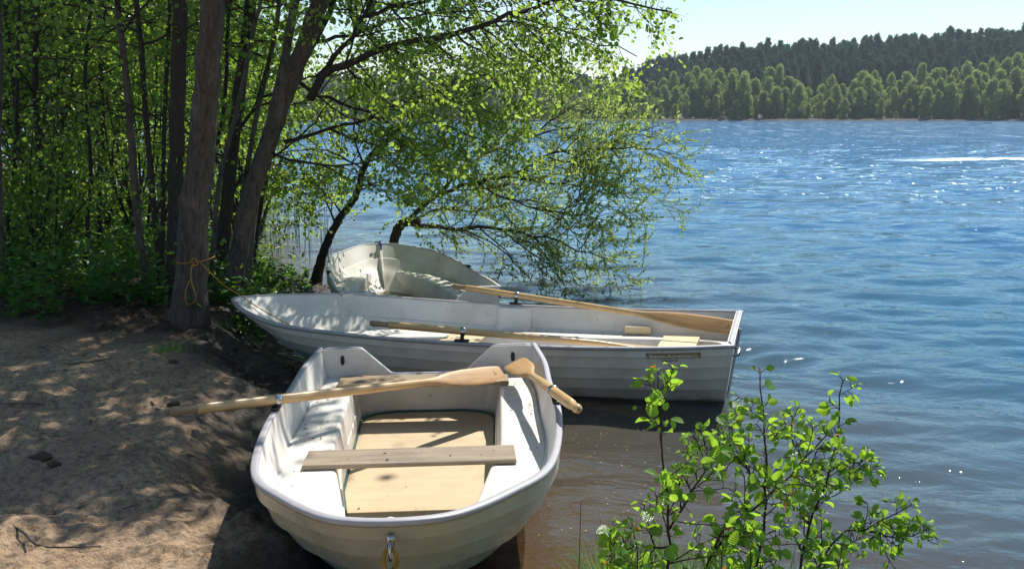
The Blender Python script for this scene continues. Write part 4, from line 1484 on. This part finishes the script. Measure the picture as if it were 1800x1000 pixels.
# understorey shrubs and lower boughs filling the wood
bush = [
    (60, 330, 10.5, .8, .7, .9, 1500, "leafy bush hanging over the nettles near the left edge"),
    (180, 250, 13.0, 1.1, .9, 1.3, 2200, "leafy bush in the middle of the left wood, lit from behind"),
    (60, 120, 13.5, 1.4, 1.0, 1.3, 2600, "dark leafy bush high in the left wood"),
    (230, 80, 12.0, 1.2, 1.0, 1.1, 3000, "leafy bush behind the thin stems at the top of the wood"),
    (240, 380, 14.0, 1.2, 1.0, 1.2, 3000, "bright bush low behind the thin stems"),
    (420, 130, 12.5, 1.0, 1.0, 1.2, 3000, "leafy bush behind the leaning trunks"),
    (400, 330, 13.5, .55, .8, 1.0, 1900, "narrow bush between the dark upright trunk and the lake"),
    (120, 400, 16.0, 1.6, 1.0, 1.0, 3200, "low bush far back in the left wood"),
    (330, 240, 15.0, 1.3, 1.0, 1.6, 3600, "tall bush glimpsed behind the thick trunk"),
]
for i, (px, py, y, rx, ry, rz, n, lab) in enumerate(bush):
    rg = np.random.default_rng(300 + i)
    c = P(px, py, y)
    gz = float(ground_z(c[0], c[1], False))
    root = thing("leafy_bush", lab, "bush", (c[0], c[1], gz))
    lv = Leaves(); tb = MB()
    cc = c - [c[0], c[1], gz]
    cloud(lv, rg, cc, (rx, ry, rz), int(n * 1.3), .058, int(n / 60), .2)
    for q in range(16):
        e = cc + rvec(rg, 1)[0] * [rx, ry, rz] * 0.9
        s0 = np.array([rg.normal() * .08, rg.normal() * .08, -0.05])
        tb.tube(spline([s0, s0 * 0.5 + e * 0.5 + rg.normal(size=3) * .1, e], 9), np.linspace(.018, .003, 9), 5)
    tb.build("stems", M["bark_d"], root)
    lv.build("foliage", M["leaf_half_shaded"], root, rg, 0.8)
# deep background trees of the wood
for i, (px, y, hz, rw_) in enumerate([(-60, 19, 6.6, 3.0), (90, 21, 7.5, 3.0), (220, 24, 6.5, 2.8), (-10, 27, 8.0, 3.5), (150, 29, 7.5, 3.5), (290, 27, 5.5, 2.6), (330, 33, 8.5, 3.2), (-160, 24, 5, 3.0), (410, 36, 6.5, 2.4)]):
    rg = np.random.default_rng(400 + i)
    b = np.array([(px - 900) / F * y, y, 0.5])
    root = thing("forest_tree", ["dark leafy tree at the back of the wood behind the left edge", "dark leafy tree at the back of the wood behind the kinked stem", "dark leafy tree behind the bowed thin stem, far back",
                                 "tall tree filling the back of the wood at the left edge", "tall tree filling the back of the wood behind the slim dark trunk", "leafy tree far back behind the paired trunks",
                                 "tall leafy tree farthest back behind the thick trunk", "dark leafy tree beyond the left edge of the wood", "leafy tree at the lake end of the wood behind the leaning trunks"][i], "tree", b)
    lv = Leaves(); tb = MB()
    tb.tube(spline([(0, 0, -.6), (0.1, 0, hz * .6), (0, .1, hz + 1.5)], 12), np.linspace(.16, .05, 12), 8)
    tb.build("trunk", M["bark_d"], root)
    cloud(lv, rg, (0, 0, hz * .62), (rw_, 1.6, hz * .62), 13000, .11, 130, .4)
    cloud(lv, rg, (0, -1.0, hz + 3.0), (3.6, 2.6, 2.4), 9000, .15, 90, .45)
    lv.build("crown", M["leaf_shaded"], root, rg, 0.8)

# dark bent sapling beside the farthest dinghy
ts = px_path((553, 497, 11.6), (566, 452, 11.6), (590, 395, 11.5), (625, 345, 11.4), (638, 300, 11.3), (655, 270, 11.2), (702, 228, 11.1), (750, 185, 11.0), (800, 150, 10.9))
tree("bent_tree", "dark bent stem rising from the shore beside the farthest dinghy and arching right", ts, [.06, .05, .045, .04, .036, .03, .024, .016, .008], M["bark_d"], 90,
     limbs=[(px_path((700, 228, 11.1), (760, 215, 11.0), (830, 240, 10.9), (900, 280, 10.8)), .014, .004),
            (px_path((640, 290, 11.3), (620, 230, 11.3), (640, 170, 11.2), (700, 110, 11.0)), .016, .004),
            (px_path((655, 272, 11.2), (720, 300, 11.0), (790, 310, 10.8)), .012, .004),
            (px_path((590, 395, 11.5), (570, 350, 11.6), (530, 300, 11.7), (505, 260, 11.7)), .014, .004),
            (px_path((750, 185, 11.0), (830, 170, 10.8), (900, 130, 10.7), (960, 120, 10.6)), .014, .004),
            (px_path((632, 335, 11.4), (680, 320, 11.3), (730, 345, 11.2)), .010, .004),
            (px_path((600, 375, 11.5), (560, 330, 11.3), (520, 330, 11.1), (480, 345, 10.9)), .012, .004),
            (px_path((640, 300, 11.3), (590, 270, 11.0), (530, 262, 10.8), (470, 275, 10.6)), .013, .004)],
     leafsize=.05, limb_kw=dict(sub=14.0, sublen=0.85, twig=12, gap=.034, bias=(0.05, 0, 0.0)), epi=3, k=9, flare=1.5)

# willow bush spreading low over the water
WK = dict(sub=12.5, sublen=0.75, twig=15, twlen=0.26, bias=(0.35, 0, 0.15), gap=0.028, willow=True, grav=0.0)
tw = px_path((672, 425, 12.2), (700, 402, 12.0), (735, 388, 11.8))
wl = [
    (px_path((700, 402, 12.0), (760, 350, 11.8), (830, 322, 11.6), (890, 310, 11.5), (960, 275, 11.4), (1050, 262, 11.3), (1130, 262, 11.2), (1195, 272, 11.1)), .035, .004),
    (px_path((720, 392, 11.9), (800, 402, 11.6), (880, 402, 11.4), (960, 420, 11.2), (1040, 448, 11.1), (1095, 462, 11.0)), .035, .004),
    (px_path((760, 352, 11.8), (810, 300, 11.9), (862, 268, 12.0), (930, 240, 12.1), (1010, 222, 12.1), (1090, 216, 12.1)), .022, .004),
    (px_path((890, 310, 11.5), (960, 320, 11.3), (1040, 330, 11.2), (1110, 350, 11.1)), .016, .004),
    (px_path((830, 322, 11.6), (880, 345, 11.3), (960, 370, 11.1), (1050, 385, 11.0), (1110, 400, 10.9)), .016, .004),
    (px_path((960, 275, 11.4), (1040, 300, 11.3), (1110, 312, 11.2), (1150, 340, 11.2)), .012, .004),
    (px_path((880, 402, 11.4), (930, 440, 11.1), (985, 478, 10.9), (1010, 492, 10.8)), .012, .004),
    (px_path((1050, 262, 11.3), (1110, 235, 11.3), (1160, 222, 11.3), (1196, 212, 11.3)), .008, .003, dict(sublen=0.4)),
    (px_path((930, 240, 12.1), (1000, 190, 12.2), (1060, 165, 12.2)), .012, .004),
    (px_path((862, 268, 12.0), (900, 220, 12.1), (960, 180, 12.2), (1010, 140, 12.2), (1070, 100, 12.2)), .012, .004, dict(sub=4.5)),
    (px_path((800, 402, 11.6), (860, 425, 11.4), (900, 455, 11.2), (930, 490, 11.0)), .014, .004, dict(sub=5)),
    (px_path((720, 392, 12.3), (760, 370, 12.6), (840, 370, 12.8), (930, 350, 12.9), (1010, 345, 13.0)), .02, .004),
]
tree("willow_bush", "pale green willow spreading low over the lake right of the farthest dinghy", tw, [.075, .06, .05], M["bark_w"], 120, limbs=wl, leafmat="leaf_w", cat="bush", leafsize=0.058,
     limb_kw=WK, k=9, aspect=0.38, flare=1.1, base=True)

# rope tied round the thick trunk and leading to the boat
mb = MB()
c = P(345, 455, 7.83)
a = np.linspace(0, 2 * math.pi, 26)
mb.tube(np.stack([c[0] + 0.140 * np.cos(a), c[1] + 0.140 * np.sin(a), c[2] + .02 * np.sin(a + 1) + 0 * a], 1), .0048, 5, False)
bowp = bw_(b2, (3.84, -0.02, 0.60))
inb = bw_(b2, (3.35, -0.10, 0.30))
mid = P(400, 515, 7.75)
pth = spline([c + [0.06, -0.128, 0.0], (c + [0.06, -.128, 0]) * .45 + bowp * .55 - [0, 0, .03], bowp, bw_(b2, (3.66, -0.06, 0.47)), inb], 40)
mb.tube(pth, .0042, 6)
mb.tube(spline([c + [0.02, -.145, 0], c + [0.0, -.16, -.12], c + [0.03, -.155, -.28], c + [-.03, -.165, -.33], c + [-.05, -.16, -.25], c + [-.01, -.16, -.14]], 24), .0048, 5)
mb.tube(spline([c + [0.0, -.145, -.01], c + [0.035, -.165, .03], c + [.06, -.15, -.02], c + [.01, -.165, -.03]], 14), .006, 5)
tag(mb.build("mooring_rope", M["rope_y"], None), "thin yellow rope running from the thick trunk into the bow of the broadside boat", "rope")
# ------------------------------------------------------------------ undergrowth, litter, twigs, reeds, grass
rg = np.random.default_rng(77)
lv = Leaves()
n = 1500
k = 0
while k < n:
    x = -9 + 9 * rg.random(); y = 7.0 + 10 * rg.random() ** 1.3
    d = float(shore_d(x, y))
    if d < 0.25: continue
    dens = sstep(0.0, 0.9, np.array(y - 7.6 + 0.9 * fbm(np.array(x), np.array(y), 2) + 0.22 * (x + 2.5)))
    if abs(x + 1.2) < 0.9 and y < 9.6: dens *= 0.35
    if rg.random() > dens: continue
    k += 1
    z = float(ground_z(x, y, False))
    hgt = 0.15 + 0.42 * rg.random() * (1 if d > 1.2 else 0.6)
    for s_ in range(3):
        a = rg.random() * 6.28
        tip = np.array([x + .12 * math.cos(a), y + .12 * math.sin(a), z + hgt * (0.6 + .5 * rg.random())])
        m_ = 9
        u = rg.random(m_)[:, None]
        p = np.array([x, y, z]) * (1 - u) + tip * u
        dd = rvec(rg, m_) * [1, 1, 0.35] + [0, 0, .15]
        lv.add(p, dd, rvec(rg, m_) * .5 + [0, 0, 1.0], (.05 + .04 * rg.random(m_)))
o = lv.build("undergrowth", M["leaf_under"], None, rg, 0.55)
tag(o, "dark green nettles and low plants under the trees", "undergrowth", kind="stuff")
# fallen leaves
lv = Leaves()
n = 9000
x = -8 + 8 * rg.random(n); y = 6.2 + 9 * rg.random(n) ** 1.2
d = shore_d(x, y)
ok = (d > 0.05) & (rg.random(n) < sstep(-0.3, 1.2, y - 7.4 + 0.25 * (x + 3) + 0.8 * (d < 0.9)))
x, y = x[ok], y[ok]
n = len(x)
lv.add(np.stack([x, y, ground_z(x, y) + .012], 1), rvec(rg, n) * [1, 1, .3], rvec(rg, n) * .5 + [0, 0, 1], .025 + .035 * rg.random(n))
o = lv.build("leaf_litter", M["litter"], None, rg, 0.6)
tag(o, "brown fallen leaves on the forest floor", "leaf litter", kind="stuff")
# twigs and leaf bits blown onto the sand
n = 420
x = -4.6 + 3.6 * rg.random(n); y = 3.5 + 3.8 * rg.random(n) ** .7
ok = shore_d(x, y) > 0.55
x, y = x[ok], y[ok]; n = len(x)
lv = Leaves()
lv.add(np.stack([x, y, ground_z(x, y) + .006], 1), rvec(rg, n) * [1, 1, .2], rvec(rg, n) * .4 + [0, 0, 1], .012 + .03 * rg.random(n) ** 2)
tb = MB()
for k in range(90):
    x_, y_ = -4.4 + 3.1 * rg.random(), 3.6 + 3.8 * rg.random() ** .7
    if float(shore_d(x_, y_)) < .6: continue
    a = rg.random() * 6.28; L = .03 + .13 * rg.random() ** 2
    p_ = [np.array([x_ + t_ * L * math.cos(a + .3 * t_), y_ + t_ * L * math.sin(a + .3 * t_), 0]) for t_ in (-1, 0, 1)]
    for q_ in p_: q_[2] = float(ground_z(q_[0], q_[1])) + .003
    tb.tube(p_, [.0022, .002, .001], 4, False)
tag(tb.build("sand_twigs", M["bark2"], None), "short thin twigs scattered over the sand", "debris", kind="stuff")
o = lv.build("blown_leaves", M["litter"], None, rg, 0.5)
tag(o, "small dry leaves blown onto the sand bank", "leaf litter", kind="stuff")
# small debris on the sand
n = 1500
x = -4.5 + 4 * rg.random(n); y = 3.3 + 4.5 * rg.random(n)
ok = shore_d(x, y) > 0.5
x, y = x[ok], y[ok]; n = len(x)
lv = Leaves()
lv.add(np.stack([x, y, ground_z(x, y) + .004], 1), rvec(rg, n) * [1, 1, .2], rvec(rg, n) * .4 + [0, 0, 1], .005 + .014 * rg.random(n) ** 3)
o = lv.build("sand_debris", M["litter"], None, rg, 0.45)
tag(o, "tiny bits of bark and leaf scattered on the sand", "debris", kind="stuff")


def pebble(i, x, y, r, lab, mat):
    r_ = np.random.default_rng(i)
    bm_V = []
    A = []
    for a in np.linspace(0.02, math.pi - .02, 8):
        row = []
        for b in np.linspace(0, 2 * math.pi, 12, endpoint=False):
            q = r * (1 + 0.18 * math.sin(3 * b + a * 2 + i) + 0.1 * math.sin(5 * a + i))
            row.append((q * math.sin(a) * math.cos(b), 0.7 * q * math.sin(a) * math.sin(b), 0.5 * q * math.cos(a)))
        A.append(row)
    mb = MB(); mb.grid(np.array(A), closed_v=True)
    o = mb.build("clod", mat, None, loc=(x, y, float(ground_z(x, y)) + r * .25))
    return tag(o, lab, "clod")
M["clod"] = mat_plain("dark_soil_clod", (0.10, 0.065, 0.04), 0.95, 0, .4, 1.0, 60)
for i, (px, py, r, lab) in enumerate([(305, 705, .035, "dark soil clod on the sand behind the oar grip"), (75, 815, .05, "large soil clod at the sand's left side above the other one"), (96, 828, .032, "smaller soil clod just below the large one"),
                                      (545 - 240, 640, .03, "flat dark clod near the undergrowth edge")]):
    g = G(px, py, .30)
    pebble(i, g[0], g[1], r, lab, M["clod"])


def twig(label, pts, r):
    mb = MB()
    w = []
    for p in pts:
        g = G(p[0], p[1], 0.30)
        w.append((g[0], g[1], float(ground_z(g[0], g[1])) + .012 + (p[2] if len(p) > 2 else 0)))
    mb.tube(spline(w, 16), np.linspace(r, r * .4, 16), 5)
    return tag(mb.build("twig", M["bark2"], None), label, "twig")
twig("thin crooked twig lying on the sand in the lower left corner", [(-10, 930), (35, 945), (68, 968), (120, 968), (178, 967)], .006)
twig("pale straight twig on the sand near the undergrowth", [(120, 655), (165, 650), (200, 640)], .006)
twig("short pale twig lying on the sand under the oar's line", [(70 * 1 + 10, 720), (44, 722), (0, 724)], .005)
rg = np.random.default_rng(5)
mb = MB()
for k in range(26):
    g = G(465 + 50 * rg.normal(), 640 + 22 * rg.normal(), .12)
    z = float(ground_z(g[0], g[1]))
    a = rg.random() * 6.28; L = .15 + .3 * rg.random()
    q = np.array([g[0], g[1], z + .02])
    mb.tube([q, q + [math.cos(a) * L, math.sin(a) * L * .6, .03 + .05 * rg.random()], q + [math.cos(a + .3) * L * 1.8, math.sin(a + .3) * L, .02]], [.004, .003, .0015], 4)
tag(mb.build("brushwood", M["bark2"], None), "tangle of dry sticks in the shade below the broadside boat's bow", "brushwood", kind="stuff")

# reeds standing in the lake
mb = MB()
for k in range(46):
    px = 455 + 130 * rg.random(); yy = 13.0 + 6 * rg.random()
    x = (px - 900) / F * yy
    if float(shore_d(x, yy)) > -0.05: continue
    h_ = .3 + .6 * rg.random()
    mb.tube([(x, yy, -.2), (x + .02 * rg.normal(), yy, h_ * .5), (x + .14 * rg.normal(), yy, h_)], [.005, .004, .0015], 3)
tag(mb.build("reeds", M["bark_d"], None), "sparse dark reed stalks standing in the lake behind the leaf litter bank", "reeds", kind="stuff")


def blades(name, label, pts, hmin, hmax, w, seed, mat, kind="stuff", cat="grass"):
    r_ = np.random.default_rng(seed)
    V, Q = [], []
    for i, (x, y, z) in enumerate(pts):
        a = r_.random() * 6.28; L = hmin + (hmax - hmin) * r_.random(); ln = .15 + .45 * r_.random()
        d = np.array([math.cos(a), math.sin(a), 0]); s_ = np.array([-d[1], d[0], 0]) * w * (.6 + .7 * r_.random())
        b = len(V)
        for u, f in ((0, 1), (.35, .9), (.7, .6), (1, .05)):
            c = np.array([x, y, z]) + d * L * ln * u * u + np.array([0, 0, L * (u - .25 * ln * u * u)])
            V += [c - s_ * f, c + s_ * f]
        Q += [(b + 2 * j, b + 2 * j + 1, b + 2 * j + 3, b + 2 * j + 2) for j in range(3)]
    o = fast_mesh(name, np.array(V), np.array(Q), mat, None, rnd=np.repeat(r_.random(len(pts)) * .94, 8))
    return tag(o, label, cat, kind=kind)
g0 = G(293, 620, .3)
blades("grass_tuft", "small bright green grass tuft at the edge of the undergrowth", [(g0[0] + .09 * rg.normal(), g0[1] + .06 * rg.normal(), float(ground_z(g0[0], g0[1]))) for _ in range(90)], .05, .12, .002, 6, M["grass"])
# bank grass under the near shrub
pts = []
while len(pts) < 5200:
    x = 0.3 + 1.7 * rg.random(); y = 2.3 + 1.2 * rg.random()
    d = float(shore_d(x, y))
    if d < 0.02: continue
    if rg.random() > .5 + .8 * float(fbm(np.array(x * 3), np.array(y * 3), 2)): continue
    pts.append((x, y, float(ground_z(x, y, False))))
blades("bank_grass", "fresh green grass on the bank under the near alder shrub", pts, .25, .52, .0028, 8, M["grass"])

# ------------------------------------------------------------------ near alder shrub
def fine_leaf():
    """toothed round alder leaf, base at origin, along +x, 1 long"""
    nx, ny = 9, 3
    V, UV = [], []
    for i in range(nx + 1):
        u = i / nx
        w = 0.40 * (math.sin(min(1, (u * 0.94 + 0.05)) * math.pi) ** 0.62) * (0.88 + 0.22 * u)
        w *= 1 + (0.10 if i % 2 else -0.05)
        if i == 0: w = 0.02
        if i == nx: w = 0.05
        for j in range(-ny, ny + 1):
            f = j / ny
            back = -0.05 * abs(f) if i < nx else 0
            V.append((u + back * 0.6 + (0.05 * (abs(f)) if i == 0 else 0), f * w, 0.16 * abs(f) * w * 2 - 0.16 * u * u + 0.02 * math.sin(u * 26 + abs(f) * 3) * abs(f)))
            UV.append((0.5 + f * w, u))
    Q = []
    m_ = 2 * ny + 1
    for i in range(nx):
        for j in range(2 * ny):
            Q.append((i * m_ + j, i * m_ + j + 1, (i + 1) * m_ + j + 1, (i + 1) * m_ + j))
    return np.array(V), np.array(UV), np.array(Q)


LV_, LU_, LQ_ = fine_leaf()


def fine_leaves(name, items, parent, rg, mat):
    """items: (pos, dir, normal, size, rnd)"""
    P0 = np.array([i[0] for i in items]); D = unit(np.array([i[1] for i in items])); N = np.array([i[2] for i in items])
    N = unit(N - D * (N * D).sum(1, keepdims=True)); S_ = np.cross(N, D)
    sz = np.array([i[3] for i in items])[:, None, None]
    bend = (0.6 + 1.3 * rg.random(len(items)))[:, None, None]
    V = P0[:, None] + sz * (D[:, None] * LV_[None, :, 0:1] + S_[:, None] * LV_[None, :, 1:2] + N[:, None] * LV_[None, :, 2:3] * bend)
    k = len(LV_)
    Q = (np.arange(len(items))[:, None, None] * k + LQ_[None]).reshape(-1, 4)
    return fast_mesh(name, V.reshape(-1, 3), Q, mat, parent, smooth=True, rnd=np.repeat([i[4] for i in items], k), uv=np.tile(LU_, (len(items), 1)))


def shrub(label, stems, seed, side=(0, 0, 0), density=2.1, lsz=.05):
    rg = np.random.default_rng(seed)
    b = np.array(stems[0][0][0])
    b[2] = float(ground_z(b[0], b[1], False)) - .02
    root = thing("alder_shrub", label, "shrub", b)
    tb = MB(); items = []

    def put(p, t, small=1.0, tipf=False):
        s_ = unit(np.cross(rvec(rg, 1)[0], t))
        # petiole
        d = unit(t * .5 + s_ + np.array([0, 0, .12]))
        q = p + d * .018
        tb.tube([p, q], [.0011, .0008], 4, False)
        dl = unit(d + rg.normal(size=3) * .35 + [0, 0, -.1])
        nn = unit(rvec(rg, 1)[0] * .8 + [0, -.15, .8])
        items.append((q, dl, nn, lsz * small * (.55 + .6 * rg.random()), rg.random() * .9 if not tipf else .97))

    for pts, r0, r1, nb, bl in stems:
        w = [np.array(q, float) for q in pts]
        c = spline(w, max(10, int(np.linalg.norm(w[-1] - w[0]) / .04))) - b
        c[1:-1] += rg.normal(size=(len(c) - 2, 3)) * .0025
        rad = np.linspace(r0, r1, len(c))
        tb.tube(c, rad, 7)
        for q in range(int(nb * density)):
            i = int((.18 + .8 * rg.random()) * (len(c) - 1)); i = min(i, len(c) - 2)
            t = unit(c[i + 1] - c[i])
            d = unit(t * .55 + unit(np.cross(rvec(rg, 1)[0], t)) * .9 + np.array(side))
            L = bl * (.35 + .9 * rg.random()) * (1.3 - .75 * i / len(c))
            bp = wander(rg, c[i], d, L, 5, .16, .05)
            tb.tube(bp, np.linspace(min(rad[i] * .6, .0028), .0011, 6), 5, False)
            nl = max(3, int(L / .024))
            for j in range(nl):
                u = .15 + .85 * (j + .5) / nl
                ii = min(4, int(u * 5)); pp = bp[ii] + (bp[ii + 1] - bp[ii]) * (u * 5 - ii)
                put(pp, unit(bp[ii + 1] - bp[ii]), 1.0 - .35 * u * rg.random())
            for j in range(3):
                put(bp[-1], unit(bp[-1] - bp[-2]), .55, rg.random() < .04)
        for j in range(5):
            put(c[-1], unit(c[-1] - c[-2]), .45 if j == 0 else .75, j == 0 and rg.random() < .6)
        for j in range(int(len(c) * .6)):
            i = rg.integers(len(c) // 3, len(c) - 1)
            put(c[i], unit(c[i + 1] - c[i]), 1.0)
    tb.build("stems", M["twig_bark"], root)
    fine_leaves("foliage", items, root, rg, M["leaf_near"])
    return root


M["twig_bark"] = mat_bark("red_brown_twig", (0.10, 0.055, 0.04), (0.04, 0.025, 0.02), 3, .1)
def gb(px, y):
    x = (px - 900) / F * y
    return np.array([x, y, float(ground_z(x, y, False))])
shrub("young alder shrub with one tall straight stem reaching up before the broadside boat's name strip",
      [([gb(1185, 2.35), P(1176, 950, 2.3), P(1168, 830, 2.3), P(1160, 730, 2.32), P(1157, 655, 2.35)], .006, .0016, 17, .13),
       ([P(1176, 930, 2.3), P(1225, 850, 2.35), P(1262, 780, 2.4)], .003, .0014, 6, .10),
       ([P(1178, 960, 2.3), P(1120, 960, 2.3), P(1075, 975, 2.25)], .003, .0014, 6, .09),
       ([gb(1120, 2.2), P(1118, 1000, 2.2), P(1112, 930, 2.2)], .003, .0014, 5, .10)], 501, lsz=.037)
shrub("young alder shrub standing in the middle with a slanting and an upright stem",
      [([gb(1290, 2.6), P(1338, 950, 2.55), P(1345, 850, 2.55), P(1342, 740, 2.55), P(1336, 655, 2.6)], .006, .0016, 15, .11),
       ([gb(1210, 2.5), P(1255, 960, 2.4), P(1322, 895, 2.4), P(1400, 820, 2.45), P(1452, 765, 2.5)], .005, .0018, 12, .12),
       ([P(1345, 860, 2.55), P(1290, 800, 2.5), P(1265, 765, 2.5)], .0026, .0013, 6, .09),
       ([gb(1330, 2.4), P(1320, 980, 2.4), P(1300, 900, 2.4)], .003, .0014, 8, .12),
       ([gb(1262, 2.3), P(1268, 1000, 2.3), P(1272, 930, 2.3)], .003, .0014, 8, .12)], 502, lsz=.037)
shrub("young alder shrub farthest right with stems fanning low over the water",
      [([gb(1400, 2.75), P(1420, 940, 2.7), P(1450, 850, 2.7), P(1472, 760, 2.7), P(1478, 690, 2.72), P(1482, 668, 2.72)], .006, .0016, 16, .11),
       ([gb(1390, 2.6), P(1450, 970, 2.6), P(1520, 930, 2.6), P(1575, 900, 2.6), P(1600, 888, 2.6)], .005, .0014, 13, .11),
       ([P(1520, 930, 2.6), P(1580, 945, 2.6), P(1628, 932, 2.6)], .0028, .0013, 7, .08),
       ([P(1440, 870, 2.7), P(1400, 790, 2.7), P(1378, 740, 2.7)], .0028, .0013, 8, .09),
       ([P(1455, 830, 2.7), P(1500, 812, 2.7), P(1532, 828, 2.7)], .0026, .0013, 5, .06),
       ([gb(1460, 2.4), P(1470, 1010, 2.4), P(1480, 965, 2.4)], .003, .0014, 8, .10)], 503, lsz=.035)
mb = MB()
mb.tube(spline([gb(1018, 2.4), P(1019, 960, 2.4), P(1021, 880, 2.4)], 10), np.linspace(.0022, .0008, 10), 5)
tag(mb.build("dry_stalk", M["twig_bark"], None), "bare dark stalk standing up alone right of the nearest dinghy's bow", "stalk")

# specks of pollen and leaf floating in the shallows
n = 420
x = 0.1 + 1.6 * rg.random(n); y = 4.2 + 2.6 * rg.random(n)
ok = shore_d(x, y) < -0.15
x, y = x[ok], y[ok]; n = len(x)
lv = Leaves()
lv.add(np.stack([x, y, 0.012 + 0 * x], 1), rvec(rg, n) * [1, 1, .05], rvec(rg, n) * .1 + [0, 0, 1], .004 + .010 * rg.random(n) ** 2)
o = lv.build("floating_specks", mat_plain("pollen", (0.45, 0.38, 0.16), 0.8), None, rg, 0.7)
tag(o, "yellowish specks floating on the shallow brown water by the nearest dinghy", "debris", kind="stuff")
for i, (x_, y_, r_) in enumerate([(0.42, 4.75, .05), (0.7, 5.2, .035), (0.25, 5.5, .04), (0.95, 4.6, .045), (0.55, 6.05, .03)]):
    pebble(70 + i, x_, y_, r_, ["rounded stone under the shallow water nearest the dinghy's bow", "small stone under the shallows midway to the broadside boat", "stone under the shallows close to the dinghy's side", "stone under the shallows nearest the alder shrub", "smallest stone under the water by the broadside boat"][i], M["clod"])

# ------------------------------------------------------------------ the air over the lake
hz = bpy.data.materials.new("air")
hz.use_nodes = True
hz.node_tree.nodes.clear()
ho = hz.node_tree.nodes.new("ShaderNodeOutputMaterial")
hv = hz.node_tree.nodes.new("ShaderNodeVolumePrincipled")
hv.inputs["Color"].default_value = (0.75, 0.86, 1.0, 1)
hv.inputs["Density"].default_value = 0.00018
hv.inputs["Anisotropy"].default_value = 0.3
hz.node_tree.links.new(hv.outputs[0], ho.inputs["Volume"])
mb = MB(); mb.box((150, 440, 30), (1300, 960, 74), 0, 0.5)
hzo = mb.build("haze", hz, None, smooth=False)
tag(hzo, "thin blue summer haze over the lake", "haze", kind="stuff")
